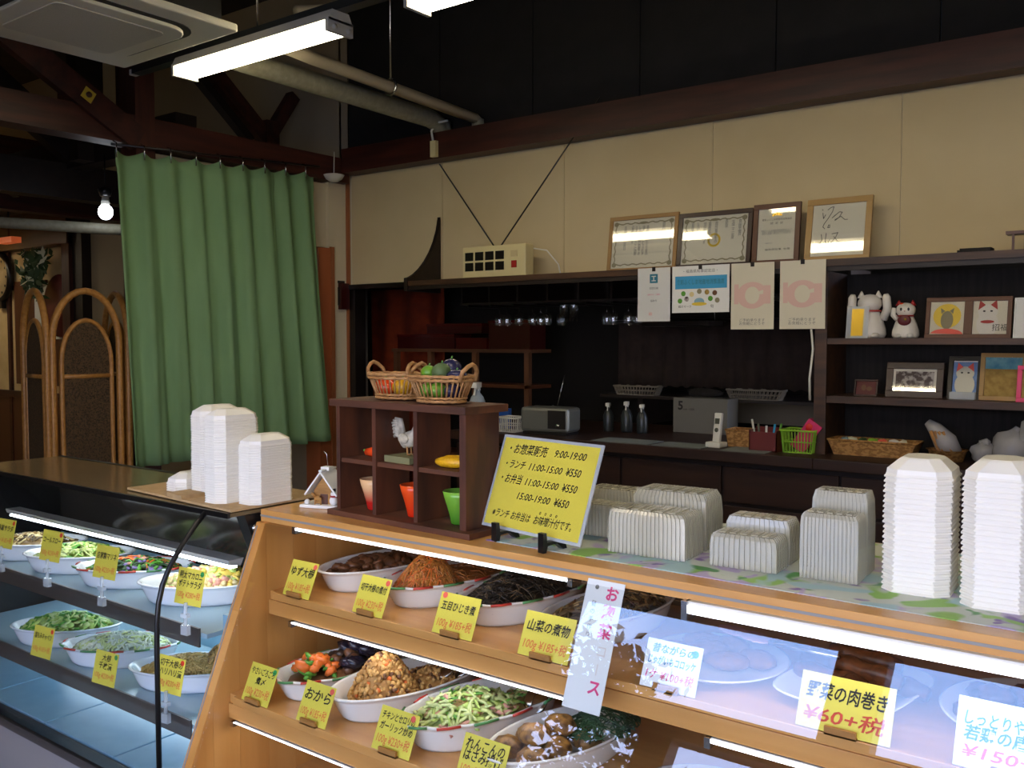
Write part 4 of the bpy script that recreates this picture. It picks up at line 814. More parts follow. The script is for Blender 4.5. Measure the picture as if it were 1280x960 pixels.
# ================================================================ DISHES AND FOOD
def dish_mesh(a, b, h_, wavy):
    prof = [(.76, 0), (.82, 0)]+[(.83+.13*(i/13)**.8+(.016 if i % 2 else -.004), h_*(.05+.86*i/14)) for i in range(14)]+[(.99, h_*.93), (1.03, h_*.96), (1.03, h_), (1.0, h_*1.03), (.96, h_*.97), (.88, h_*.45), (.76, h_*.14), (.3, h_*.1)]
    wv = (lambda A, r, z: 1+.022*math.cos(14*A)*(z/h_)**3) if wavy else None
    m = MB(); return m.lathe(prof, 56, sx=a, sy=b, wave=wv)
PROTO = {}
def dish(loc, rz, label, a=.1, b=.2, h_=.058, wavy=False, m='dish'):
    k = (a, b, h_, wavy, m)
    if k not in PROTO:
        t = thing('oval_dish', label, 'dish', loc, rz, 'oval serving dishes'); dish_mesh(a, b, h_, wavy).build('bowl', m, t)
        if wavy:
            for j, mm in enumerate(('rim_red', 'rim_green')):
                r_ = MB()
                for i in range(14):
                    if (i % 2) != j: continue
                    a0 = i*2*PI/14+.1
                    q = [(a*1.045*math.cos(a0+s_*.14)*(1+.022*math.cos(14*(a0+s_*.14))), b*1.035*math.sin(a0+s_*.14)*(1+.022*math.cos(14*(a0+s_*.14))), h_*1.0) for s_ in range(-1, 2)]
                    r_.tube(q, .0032, 6)
                r_.build('rim_decoration', mm, t)
        PROTO[k] = t; return t
    return dup(PROTO[k], loc, rz, label)
def food(name, label, d, mb, mats, cat='food', stuff=True, group=None):
    o = mb.build(name, mats); o.location = d.location; o.rotation_euler = d.rotation_euler
    return tag(o, label, cat, group, 'stuff' if stuff else None)
def surf(x, y, a, b, H, z0, cx=0, cy=0, p=1.0):
    q = ((x-cx)/a)**2+((y-cy)/b)**2
    return z0+H*max(0, 1-q)**p
def mound(m, a, b, H, z0, cx=0, cy=0, p=1.0, mi=0, n=20, rough=.004):
    m.mi = mi; vs = []; fs = []; K = 7
    for j in range(K):
        r_ = 1-j/K
        for i in range(n):
            A = 2*PI*i/n; x = cx+a*r_*math.cos(A); y = cy+b*r_*math.sin(A); vs.append((x, y, surf(x, y, a, b, H, z0, cx, cy, p)+rnd.uniform(-rough, rough)))
    vs.append((cx, cy, z0+H))
    for j in range(K-1):
        for i in range(n): fs.append((j*n+i, j*n+(i+1) % n, (j+1)*n+(i+1) % n, (j+1)*n+i))
    for i in range(n): fs.append(((K-1)*n+i, (K-1)*n+(i+1) % n, K*n))
    m.smooth = True; m.add(vs, fs); m.smooth = False; return m
def strands(m, n, a, b, H, z0, ln, r, mis, cx=0, cy=0, p=1.0, flat_=.3, curl=.6):
    for i in range(n):
        A = rnd.uniform(0, 2*PI); q = math.sqrt(rnd.random())*.97; x = cx+a*q*math.cos(A); y = cy+b*q*math.sin(A); z = surf(x, y, a, b, H, z0, cx, cy, p)
        d = rnd.uniform(0, 2*PI); L = ln*rnd.uniform(.5, 1.2); pts = []
        for k in range(4):
            d += rnd.uniform(-curl, curl); x2 = x+math.cos(d)*L/3; y2 = y+math.sin(d)*L/3
            if ((x2-cx)/a)**2+((y2-cy)/b)**2 > 1.0: x2, y2 = x*.97+cx*.03, y*.97+cy*.03
            z2 = surf(x2, y2, a, b, H, z0, cx, cy, p)+rnd.uniform(-.001, .006)
            pts.append((x, y, z+r)); x, y, z = x2, y2, z2
        m.mi = rnd.choice(mis); m.tube(pts, r, 4, cap=False)
def pieces(m, n, a, b, H, z0, r, mis, cx=0, cy=0, p=1.0, asp=(1, 1, 1), jit=.2):
    for i in range(n):
        A = rnd.uniform(0, 2*PI); q = math.sqrt(rnd.random())*.95; x = cx+a*q*math.cos(A); y = cy+b*q*math.sin(A); z = surf(x, y, a, b, H, z0, cx, cy, p)
        k = r*rnd.uniform(.7, 1.25); T = m.T; m.T = Matrix.Translation((x, y, z)) @ Euler((rnd.uniform(-.6, .6), rnd.uniform(-.6, .6), rnd.uniform(0, 6))).to_matrix().to_4x4()
        m.mi = rnd.choice(mis); m.lump((0, 0, 0), (k*asp[0], k*asp[1], k*asp[2]), jit, 7, 4); m.T = T
# ---- upper shelf of the wooden case
UZ, LZ = .9365, .7005
d = dish((-1.785, 1.80, UZ), R(-10), 'plain oval dish of dark simmered radish in the top corner of the wooden case')
m = MB(); mound(m, .088, .18, .006, .045, mi=1); pieces(m, 60, .085, .175, .012, .047, .016, [0], asp=(1.2, 1, .6)); food('simmered_radish', 'dark simmered radish chunks in broth', d, m, ['f_daikon', 'f_broth'])
d = dish((-1.545, 1.80, UZ), R(-10), 'oval dish with red and green rim under shredded dried radish', wavy=True)
m = MB(); mound(m, .085, .175, .02, .04, mi=1); mound(m, .075, .09, .075, .03, 0, -.075, 1.3, 0); strands(m, 420, .08, .095, .078, .035, .05, .0016, [0, 0, 0, 1, 2], 0, -.075, 1.3); strands(m, 90, .08, .17, .02, .045, .05, .0016, [0, 1, 1])
food('shredded_radish', 'orange-brown pile of simmered shredded radish', d, m, ['f_kiri', 'f_kiri2', 'f_carrot'])
d = dish((-1.305, 1.80, UZ), R(-10), 'oval dish with red and green rim under black simmered seaweed', wavy=True)
m = MB(); mound(m, .088, .18, .055, .035, 0, -.01, 1, 0); strands(m, 600, .088, .18, .058, .04, .045, .0016, [0, 0, 1, 1, 1, 2], 0, -.01); food('simmered_seaweed', 'black tangled simmered seaweed', d, m, ['f_hijiki', 'f_hijiki2', 'f_sansai2'])
d = dish((-1.065, 1.80, UZ), R(-10), 'plain oval dish of simmered mountain vegetables behind the paper banner')
m = MB(); mound(m, .088, .18, .035, .035, 0, 0, 1, 1); strands(m, 260, .086, .175, .04, .04, .06, .003, [0, 1, 1, 2]); pieces(m, 22, .06, .13, .04, .045, .014, [0, 1], asp=(1.6, .8, .5)); food('mountain_vegetables', 'brown simmered mountain vegetables', d, m, ['f_sansai', 'f_sansai2', 'f_broth'])
# right part, top shelf
def plate(loc, rz, a, b, label, h_=.022, sq=0):
    t = thing('plate', label, 'plate', loc, rz)
    wv = (lambda A, r, z: 1/(abs(math.cos(A))**4+abs(math.sin(A))**4)**.25*.92) if sq else None
    MB().lathe([(.6, 0), (.68, 0), (.95, h_*.8), (1.0, h_), (.97, h_*1.05), (.68, .005), (.2, .005)], 48, sx=a, sy=b, wave=wv).build('plate', 'dish', t); return t
pk = plate((-.77, 1.72, UZ), 0, .145, .15, 'round white plate of potato croquettes')
for i, (x, y) in enumerate(((-.08, -.02), (-.03, .03), (.03, -.015), (.075, .03), (.0, .08), (-.06, .07))):
    o = MB().lump((0, 0, 0), (.045, .03, .016), .07, 14, 8).build('croquette', 'f_fry'); o.location = (-.77+x, 1.72+y, UZ+.022); o.rotation_euler = (.1, 0, rnd.uniform(-.5, .5))
    tag(o, 'breaded potato croquette lying on the round white plate', 'croquette', 'croquettes on the round plate')
tg = thing('serving_tongs', 'pale pink scalloped tongs resting over the croquettes', 'tongs', (-.72, 1.80, UZ+.045), R(-25))
for s_, (tx, ty) in ((-1, (-.06, 0)), (1, (.03, -.03))):
    a = MB(); a.lathe([(.0, -.002), (.9, -.002), (1, 0), (.9, .002), (0, .002)], 30, c=(tx, ty, .0+.018*(s_ > 0)), sx=.045, sy=.026, wave=lambda A, r, z: 1+.07*math.cos(12*A)); a.build('tong_paddle', 'tong_pink', tg)
    MB().tube([(tx+.04, ty, .0+.018*(s_ > 0)), (.13, .03*s_*.3, .02), (.22, 0, .03)], .005, 6).build('tong_arm', 'tong_steel', tg)
pr2 = plate((-.50, 1.735, UZ), R(-8), .125, .165, 'squarish white plate of meat rolls with a leaf motif', .026, 1)
for i, (x, y, r_) in enumerate(((-.05, .05, .2), (0, .07, .15), (-.04, -.01, .1), (.02, .0, .25), (.06, .03, .3), (.0, -.06, 1.5), (.05, -.05, 1.45))):
    o = MB(); o.tube([(-.07, 0, 0), (-.035, .004, .003), (0, 0, 0), (.035, -.003, .003), (.07, 0, 0)], [.014, .019, .017, .02, .013], 10); o = o.build('meat_roll', 'f_meat'); o.location = (-.50+x, 1.735+y, UZ+.026+(.022 if i in (1, 3) else 0)); o.rotation_euler = (0, 0, -r_)
    tag(o, 'browned meat-wrapped vegetable roll piled on the squarish plate', 'meat roll', 'meat rolls on the squarish plate')
pf = plate((-.205, 1.76, UZ), 0, .15, .17, 'round cream plate of fried chicken at the edge of the frame', .03)
for i in range(13):
    A = i*2.4; q = .03*math.sqrt(i); o = MB().lump((0, 0, 0), (.034, .026, .02), .16, 10, 7).build('fried_chicken', 'f_meat'); o.location = (-.205+q*math.cos(A), 1.76+q*math.sin(A), UZ+.03+(.015 if i < 5 else 0)); o.rotation_euler = (0, 0, A)
    tag(o, 'piece of dark glazed fried chicken on the round cream plate', 'fried chicken', 'fried chicken on the cream plate')
# ---- lower shelf
def spoon(loc, rz, tilt, label):
    t = thing('serving_spoon', label, 'spoon', loc, rz); T = Matrix.Rotation(tilt, 4, 'X')
    m = MB(); m.T = T; m.ball((0, 0, 0), (.02, .03, .006), 12, 6).build('spoon_bowl', 'tong_steel', t)
    m = MB(); m.T = T; m.tube([(0, .025, 0), (0, .08, .008), (.004, .2, .0)], [.004, .003, .006], 8).build('handle', 'tong_steel', t); return t
d = dish((-1.765, 1.64, LZ), R(-12), 'oval dish with scalloped red and green rim of simmered vegetables', wavy=True)
m = MB(); mound(m, .085, .17, .02, .035, 0, 0, 1, 3); pieces(m, 34, .055, .06, .035, .048, .011, [0], -.01, -.09, asp=(2.2, .6, .5)); pieces(m, 14, .06, .06, .035, .05, .016, [1], -.0, -.1, asp=(1.3, .9, .7)); pieces(m, 26, .07, .1, .04, .045, .018, [3, 4, 5], 0, .03, asp=(1.2, 1, .7))
pieces(m, 7, .05, .05, .06, .05, .026, [2], .02, .02, asp=(1.4, 1, .6), jit=.05)
food('simmered_vegetables', 'carrot, green bean, eggplant and konnyaku simmered together', d, m, ['f_green', 'f_carrot', 'f_eggplant', 'f_brown', 'f_konbu', 'f_daikon'])
d = dish((-1.555, 1.65, LZ), R(-12), 'large plain oval dish of okara beside the simmered vegetables', .108, .215, .064)
m = MB(); mound(m, .072, .085, .105, .03, -.0, -.075, 1.1, 0, rough=.005); pieces(m, 520, .08, .09, .105, .030, .0058, [0]*8+[1]*7+[2, 2, 3], 0, -.075, 1.1); mound(m, .07, .08, .03, .028, 0, .06, 1, 0); pieces(m, 220, .078, .095, .03, .032, .006, [0, 1, 0, 2], 0, .06)
food('okara', 'tall crumbly golden heap of okara', d, m, ['f_okara', 'f_okara2', 'f_brown', 'f_carrot'])
spoon((-1.50, 1.73, LZ+.065), R(-8), R(35), 'steel spoon standing in the okara nearer the heap'); spoon((-1.47, 1.76, LZ+.065), R(-22), R(38), 'steel spoon standing in the okara nearer the rim')
d = dish((-1.305, 1.64, LZ), R(-14), 'large oval dish with red and green rim of celery stir-fry', .108, .215, .066, wavy=True)
m = MB(); mound(m, .088, .12, .045, .035, 0, -.06, 1, 1); pieces(m, 230, .09, .13, .05, .042, .0095, [0, 0, 1, 1, 1, 2, 3, 4], 0, -.055, asp=(2.3, .75, .4)); strands(m, 60, .09, .13, .05, .046, .035, .0035, [0, 1, 1], 0, -.055, curl=.25); mound(m, .06, .07, .012, .03, 0, .1, 1, 4); strands(m, 40, .06, .07, .015, .035, .04, .003, [4, 2, 1], 0, .1)
food('celery_stir_fry', 'pale green chicken and celery stir-fry', d, m, ['f_lime', 'f_celery', 'f_green', 'f_ham', 'f_sansai'])
spoon((-1.235, 1.73, LZ+.06), R(-5), R(40), 'steel tongs arm standing in the celery dish nearer the okara'); spoon((-1.20, 1.71, LZ+.06), R(8), R(44), 'steel tongs arm standing in the celery dish nearer the banner')
d = dish((-1.075, 1.62, LZ), R(-12), 'oval dish of stuffed lotus root at the bottom of the frame')
for i, (x, y, z) in enumerate(((-.04, -.12, 0), (.035, -.12, 0), (-.045, -.05, 0), (.03, -.05, 0), (0, -.085, .03), (-.03, .03, 0), (.04, .03, 0), (0, -.01, .03))):
    o = MB().lump((0, 0, 0), (.036, .033, .022), .08, 14, 8).build('lotus_patty', 'f_patty'); o.location = Vector(d.location)+Vector((x*math.cos(.21)+y*math.sin(.21), y*math.cos(.21)-x*math.sin(.21), .045+z)); tag(o, 'browned stuffed lotus root patty in the oval dish', 'patty', 'lotus root patties in the dish')
m = MB(); strands(m, 260, .075, .1, .03, .05, .05, .0016, [0], .03, .09, curl=.9); food('herb_garnish', 'feathery dark green herb garnish beside the patties', d, m, ['green_dark'])
plate((-.74, 1.60, LZ), 0, .14, .14, 'round white plate on the lower shelf under the paper banner'); plate((-.42, 1.60, LZ), 0, .14, .14, 'round white plate on the lower shelf nearer the edge of the frame')
for cx in (-.74, -.42):
    for i in range(6):
        A = i*PI/3+.3; o = MB().lump((0, 0, 0), (.03, .026, .018), .1, 10, 6).build('fried_ball', 'f_patty'); o.location = (cx+.055*math.cos(A), 1.60+.055*math.sin(A), LZ+.024); tag(o, 'browned fried ball on the plate '+('under the paper banner' if cx < -.6 else 'nearer the frame edge'), 'fried ball', 'fried balls on the lower plates')
    o = MB().lump((0, 0, 0), (.05, .035, .008), .2, 12, 5).build('lettuce_leaf', 'green_bright'); o.location = (cx+.06, 1.68, LZ+.024); tag(o, 'bright lettuce leaf on the lower plate '+('under the banner' if cx < -.6 else 'at the frame edge'), 'leaf')
dish((-1.30, 1.62, .4305), R(-12), 'oval dish on the floor of the wooden case below the price cards')
# ---- price cards
def card(loc, name_, price, label, m='yellow_card', w_=.1, h_=.092, rz=0, dot='dot_pink', dp=(.04, .082), lean=24, holder='wood', size=.024, ink='ink', pink='ink_orange', ny=.062, psize=.024):
    t = thing('price_card', label, 'price card', loc, R(rz), 'price cards')
    rot = (R(90-lean), 0, 0)
    p = MB().box(-w_/2, 0, -.001, w_/2, h_, 0).build('card', m, t, (0, 0, .001), rot)
    ls = name_.split('\n')
    for i, s_ in enumerate(ls): text(s_, size, ink, p, (0, ny+(len(ls)-1)*.011-i*.022, .0006), fit=min(w_*.86, size*.98*len(s_)), bold=.018, shear=.15)
    if price: text(price, psize, pink, p, (0, .024, .0006), fit=w_*.86, bold=.012, shear=.15)
    if dot: flat('dot', [ell(dp[0], dp[1], .007, .007, 14)], dot, p, .0006)
    if holder == 'wood':
        MB().box(-.026, -.009, 0, .026, -.003, .014).box(-.026, .006, 0, .026, .014, .012).box(-.026, -.009, -.0, .026, .014, .003).build('holder', 'holder_wood', t)
    elif holder == 'clip':
        MB().tube([(0, -.004, .008), (0, -.006, -.02), (0, -.006, -.05)], .005, 8).box(-.012, -.012, -.03, .012, 0, -.02).box(-.012, -.012, -.075, .012, .0, -.05).build('clip', 'clear_plastic', t)
    return t
Y1, Y2 = 1.528, 1.398; c1, c2 = UZ+.0045, LZ+.0045
card((-1.835, Y1, c1), 'ゆず大根', '100g ¥185+税', 'yellow card reading ゆず大根 in the top corner of the wooden case', size=.026)
card((-1.577, Y1, c1), '切干大根の煮付', '100g ¥230+税', 'yellow card reading 切干大根の煮付 before the orange shreds', size=.02)
card((-1.312, Y1, c1), '五目ひじき煮', '100g ¥185+税', 'yellow card reading 五目ひじき煮 before the black seaweed', w_=.115, size=.022, dp=(-.045, .085))
card((-1.067, Y1, c1), '山菜の煮物', '100g ¥185+税', 'yellow card reading 山菜の煮物 partly behind the paper banner', size=.026, w_=.125, dot=None)
card((-.782, Y1, c1), '昔ながらの\nじゃがいもコロッケ', '1ケ ¥100+税', 'card with blue writing and painted-on reflection white before the croquettes', m='white_card', w_=.115, h_=.09, size=.018, ink='ink_blue', dot='dot_blue', dp=(.044, .076), pink='ink_pink', psize=.02)  # white here stands for the sky reflection washing out the card
card((-.460, Y1, c1), '野菜の肉巻き', '¥60+税', 'yellow card reading 野菜の肉巻き before the meat rolls', w_=.155, size=.03, dot=None, pink='ink_red', psize=.03)
card((-.21, Y1, c1), 'しっとりやわらか\n若鶏の唐揚げ', '¥150+税', 'white card with blue writing before the fried chicken', m='white_card', w_=.16, h_=.105, size=.024, ink='ink_blue', dot=None, pink='ink_pink')
card((-1.838, Y2, c2), 'やさいごろごろ\n煮〆', '100g ¥230+税', 'yellow card with a green dot before the simmered vegetables', size=.019, dot='dot_green')
card((-1.632, Y2, c2), 'おから', '100g ¥185+税', 'yellow card reading おから in large letters', size=.03)
card((-1.376, Y2, c2), 'チキンとセロリの\nガーリック炒め', '100g ¥230+税', 'yellow card in two lines before the celery stir-fry', w_=.112, size=.019)
card((-1.135, Y2, c2), 'れんこんの\nはさみ揚げ', '100g ¥230+税', 'yellow card at the very bottom before the lotus root patties', w_=.115, size=.026, dot=None)

# ================================================================ CURVED GLASS SHOWCASE
lc = thing('glass_showcase', 'curved-glass refrigerated showcase with a brown glass top', 'display case', (-2.75, 1.6, 0))
XL, XR = -3.53, -2.0
W(lc).box(XL, 1.455, 1.138, XR, 1.79, 1.148).build('top_glass', 'case_top_glass', lc)
W(lc).box(XL, 1.447, 1.136, XR, 1.456, 1.150).build('top_edge', 'black_metal', lc); W(lc).box(XL, 1.786, 1.10, XR, 1.80, 1.150).build('top_back_edge', 'black_metal', lc)
prof = [(1.452, 1.142), (1.425, 1.118), (1.395, 1.085), (1.366, 1.05), (1.341, 1.015), (1.321, .975), (1.309, .93), (1.303, .88), (1.302, .80), (1.302, .442)]
def fine(p, n):
    q = [p[0]]+list(p)+[p[-1]]; out = []
    for i in range(1, len(q)-2):
        for k in range(n):
            t_ = k/n; out.append(tuple(.5*(2*q[i][j]+(q[i+1][j]-q[i-1][j])*t_+(2*q[i-1][j]-5*q[i][j]+4*q[i+1][j]-q[i+2][j])*t_**2+(3*q[i][j]-q[i-1][j]-3*q[i+1][j]+q[i+2][j])*t_**3) for j in (0, 1)))
    return out+[p[-1]]
pf_ = fine(prof[:-1], 6)+[prof[-1]]
W(lc).prism(pf_+[(y+.005, z-.002) for y, z in pf_[::-1]], XL+.01, XR-.11, 'x').build('curved_glass', 'glass', lc)
W(lc).tube([(-2.10, y, z) for y, z in prof], .007, 8).build('edge_seal', 'black_metal', lc)
W(lc).prism([(1.50, 1.136), (1.66, 1.136), (1.80, .98), (1.80, .90), (1.56, .98)], -2.04, -2.0, 'x').build('end_plate', 'black_plastic', lc)
W(lc).tube([(-2.005, 1.53, 1.10), (-1.99, 1.53, 1.10)], .01, 10).build('bolt', 'steel', lc)
W(lc).box(XL, 1.29, .405, -1.995, 1.33, .442).build('bottom_frame', 'rail_brown', lc); W(lc).box(XL, 1.284, .436, -1.995, 1.302, .446).build('frame_trim', 'black_metal', lc)
W(lc).box(XL, 1.30, .05, -1.995, 1.80, .405).build('base_panel', 'case_panel', lc)
for i in range(4):
    a = -3.52+i*.3825; W(lc).box(a, 1.335, .425, a+.378, 1.79, .446).build('floor_panel', 'case_blue', lc, bevel=.003)
W(lc).box(XL, 1.78, .44, XR, 1.80, .86).build('back_panel', 'case_blue', lc); W(lc).box(XL, 1.78, .86, XR, 1.80, 1.10).build('back_mirror', 'mirror_dark', lc)
W(lc).box(-2.03, 1.45, .44, -2.0, 1.78, .88).build('end_panel', 'case_blue', lc); W(lc).box(XL, 1.45, .44, XL+.02, 1.78, 1.13).build('end_panel', 'black_plastic', lc)
for z, y0 in ((.832, 1.415), (.597, 1.385)):
    W(lc).box(XL+.03, y0, z-.012, -2.05, 1.775, z).build('shelf', 'case_shelf', lc); W(lc).box(XL+.03, y0-.008, z-.038, -2.075, y0-.002, z+.012).build('price_rail', 'rail_brown', lc)
W(lc).prism([(1.535, .992), (1.585, .992), (1.575, .972), (1.54, .978)], -3.42, -2.12, 'x').build('lamp', 'lamp_body', lc); W(lc).box(-3.41, 1.545, .966, -2.13, 1.57, .973).build('lamp_tube', 'led_cool', lc)
W(lc).box(-3.41, 1.73, .80, -2.13, 1.76, .812).build('lamp_tube', 'led_cool', lc); W(lc).box(-3.41, 1.73, .565, -2.13, 1.76, .577).build('lamp_tube', 'led_cool', lc)
def ldish(x, y, z, lab, wavy): return dish((x, y, z), R(-52), lab, .098, .178, .058, wavy, 'dish_white')
d = ldish(-2.345, 1.60, .833, 'white oval dish of potato salad behind the black glass seal', False)
m = MB(); mound(m, .078, .14, .055, .035, 0, .02, 1, 0, rough=.006); pieces(m, 240, .08, .145, .055, .037, .009, [0, 0, 0, 3, 2, 1], 0, .02); mound(m, .05, .06, .055, .05, .0, .07, 1, 3); pieces(m, 60, .05, .06, .055, .052, .012, [3, 1, 1, 2], 0, .07, asp=(1.3, 1, .6)); food('potato_salad', 'creamy yellow potato salad with ham and greens', d, m, ['f_potato', 'f_lime', 'f_ham', 'f_yellow'])
sp_ = spoon((-2.25, 1.68, .833+.07), R(-60), R(18), 'dark serving spoon handle in the potato salad')
d = ldish(-2.675, 1.585, .833, 'white oval dish with red dots of marinated greens on the upper glass shelf', True)
m = MB(); mound(m, .08, .15, .03, .035, 0, 0, 1, 1); pieces(m, 200, .082, .15, .035, .04, .01, [0, 1, 1, 2, 3], asp=(1.4, 1, .5)); strands(m, 120, .08, .15, .035, .04, .04, .003, [0, 1, 4]); food('marinated_greens', 'mixed dark greens with orange shreds', d, m, ['f_green', 'green_dark', 'f_ham', 'purple', 'f_carrot'])
d = ldish(-2.985, 1.575, .833, 'white oval dish of cabbage salad under the showcase lamp', False)
m = MB(); mound(m, .08, .15, .03, .035, 0, 0, 1, 0); pieces(m, 160, .082, .15, .04, .04, .01, [0, 1, 1, 2], asp=(1.6, 1, .5)); strands(m, 120, .08, .15, .04, .04, .04, .003, [0, 1, 2]); food('cabbage_salad', 'pale green cabbage salad', d, m, ['f_lime', 'f_celery', 'f_green'])
d = ldish(-3.29, 1.575, .833, 'white oval dish at the far end of the upper glass shelf', False)
m = MB(); mound(m, .08, .15, .03, .035, 0, 0, 1, 0); strands(m, 160, .08, .15, .035, .04, .04, .003, [0, 1, 2]); food('brown_salad', 'dark mixed salad in the far dish', d, m, ['f_sansai', 'f_sansai2', 'f_potato'])
d = ldish(-2.325, 1.555, .598, 'white oval dish of yellow-brown pickled shreds behind the seal', False)
m = MB(); mound(m, .08, .15, .03, .035, 0, 0, 1, 1); strands(m, 480, .082, .15, .04, .038, .05, .0024, [0, 0, 1]); strands(m, 160, .05, .06, .06, .05, .05, .003, [1, 2], .0, .09); food('pickled_radish', 'yellow-brown tangle of pickled shredded radish', d, m, ['f_noodle', 'f_noodle2', 'f_sansai'])
d = ldish(-2.675, 1.54, .598, 'white oval dish with red dots of pale radish on the lower glass shelf', True)
m = MB(); mound(m, .08, .15, .03, .035, 0, 0, 1, 0); strands(m, 260, .082, .15, .04, .038, .05, .0035, [0, 0, 1]); food('radish_vinegar', 'translucent white radish strips', d, m, ['f_white', 'f_celery'])
d = ldish(-3.0, 1.535, .598, 'plain white oval dish of green vegetables on the lower glass shelf', False)
m = MB(); mound(m, .08, .15, .03, .035, 0, 0, 1, 0); pieces(m, 170, .082, .15, .045, .04, .011, [0, 1, 0, 2], asp=(1.6, 1, .45)); strands(m, 100, .08, .15, .045, .04, .05, .004, [0, 1, 2]); food('green_salad', 'bright green cabbage and cucumber salad', d, m, ['f_lime', 'f_celery', 'f_green'])
K = dict(holder='clip', lean=12, size=.02, psize=.02)
card((-2.072, 1.372, .915), '明太マカロニ\nポテトサラダ', '100g ¥280+税', 'yellow card hung before the potato salad', rz=6, dot='dot_green', **K)
card((-2.475, 1.372, .92), '自家製マリネ', '100g ¥230+税', 'yellow card hung before the marinated greens', rz=6, dot=None, **K)
card((-2.785, 1.372, .925), 'コールスロー', '100g ¥230+税', 'yellow card hung before the cabbage salad', rz=6, dot='dot_red', **K)
card((-3.085, 1.372, .925), '春雨サラダ', '100g ¥185+税', 'yellow card cut by the edge of the frame', rz=6, dot='dot_red', **K)
card((-2.125, 1.345, .68), '切干大根の\nハリハリ漬', '100g ¥230+税', 'yellow card with a red dot before the pickled shreds', rz=6, dot='dot_red', **K)
card((-2.47, 1.36, .618), '大根\n千枚漬', '100g ¥230+税', 'yellow card standing between the pale radish and the pickled shreds', rz=6, dot='dot_green', **{**K, 'holder': None})
card((-2.83, 1.36, .622), '塩もみキャベツ', '100g ¥185+税', 'yellow card before the green salad on the lower glass shelf', rz=6, dot='dot_red', **{**K, 'holder': None})
tb = tag(MB().prism([(-2.56, 1.50), (-2.0, 1.458), (-2.0, 1.785), (-2.56, 1.785)], 0, .006).build('cardboard_sheet', 'tan_board'), 'tan cardboard sheet on the showcase top under the white containers', 'cardboard'); tb.location = (0, 0, 1.151)
tb2 = tag(MB().prism([(-2.33, 1.485), (-2.245, 1.475), (-2.245, 1.55), (-2.33, 1.56)], 0, .01).build('cardboard_piece', 'tan_board'), 'small folded cardboard flap by the white containers', 'cardboard'); tb2.location = (0, 0, 1.1572)

# ================================================================ FOAM CONTAINERS
def foam_mesh(w_, d_, h_):
    def ring(a, b, c_, z): return [(a-c_, -b, z), (a, -b+c_, z), (a, b-c_, z), (a-c_, b, z), (-a+c_, b, z), (-a, b-c_, z), (-a, -b+c_, z), (-a+c_, -b, z)]
    rings = [ring(w_/2, d_/2, .022, 0), ring(w_/2, d_/2, .022, .003), ring(w_/2-.0015, d_/2-.0015, .022, .0042), ring(w_/2-.003, d_/2-.003, .022, .008), ring(w_/2-.004, d_/2-.004, .022, .016), ring(w_/2-.022, d_/2-.022, .018, h_-.003), ring(w_/2-.027, d_/2-.027, .016, h_)]
    vs = sum(rings, []); fs = [tuple(range(7, -1, -1)), tuple(range(48, 56))]
    for j in range(6):
        for i in range(8): fs.append((j*8+i, j*8+(i+1) % 8, (j+1)*8+(i+1) % 8, (j+1)*8+i))
    m = MB(); m.add(vs, fs); return m
me = foam_mesh(.089, .145, .032).build('foam_container', 'foam_white'); FS = me.data; bpy.data.objects.remove(me)
me = foam_mesh(.114, .138, .036).build('foam_container', 'foam_white'); FM = me.data; bpy.data.objects.remove(me)
def stack(x, y, z, n, pitch, lab, grp, rz=0, FM=FM):
    for i in range(n):
        o = bpy.data.objects.new('foam_container', FM); COL.objects.link(o); o.location = (x+rnd.uniform(-.0006, .0006), y+rnd.uniform(-.0006, .0006), z+i*pitch); o.rotation_euler = (0, 0, rz+rnd.uniform(-.006, .006))
        tag(o, ('topmost white foam container of the ' if i == n-1 else 'white foam container inside the ')+lab, 'container', grp)
stack(-.395, 1.765, 1.1515, 23, .0092, 'tall stack beside the clear ribbed packs', 'containers in the tall stack by the clear packs', R(3))
stack(-.262, 1.745, 1.1515, 24, .0092, 'tall stack at the edge of the photograph', 'containers in the tall stack at the frame edge', R(3))
stack(-2.041, 1.602, 1.1572, 24, .0067, 'middle-height stack nearest the snowy house ornament', 'containers in the stack nearest the house ornament', 0, FS)
stack(-2.133, 1.56, 1.1572, 34, .0067, 'tall front stack on the showcase', 'containers in the tall front stack', 0, FS)
stack(-2.29, 1.625, 1.1572, 34, .0067, 'tall rear stack on the showcase', 'containers in the tall rear stack', 0, FS)
stack(-2.392, 1.61, 1.1572, 4, .0067, 'short stack on the showcase', 'containers in the short stack', 0, FS)
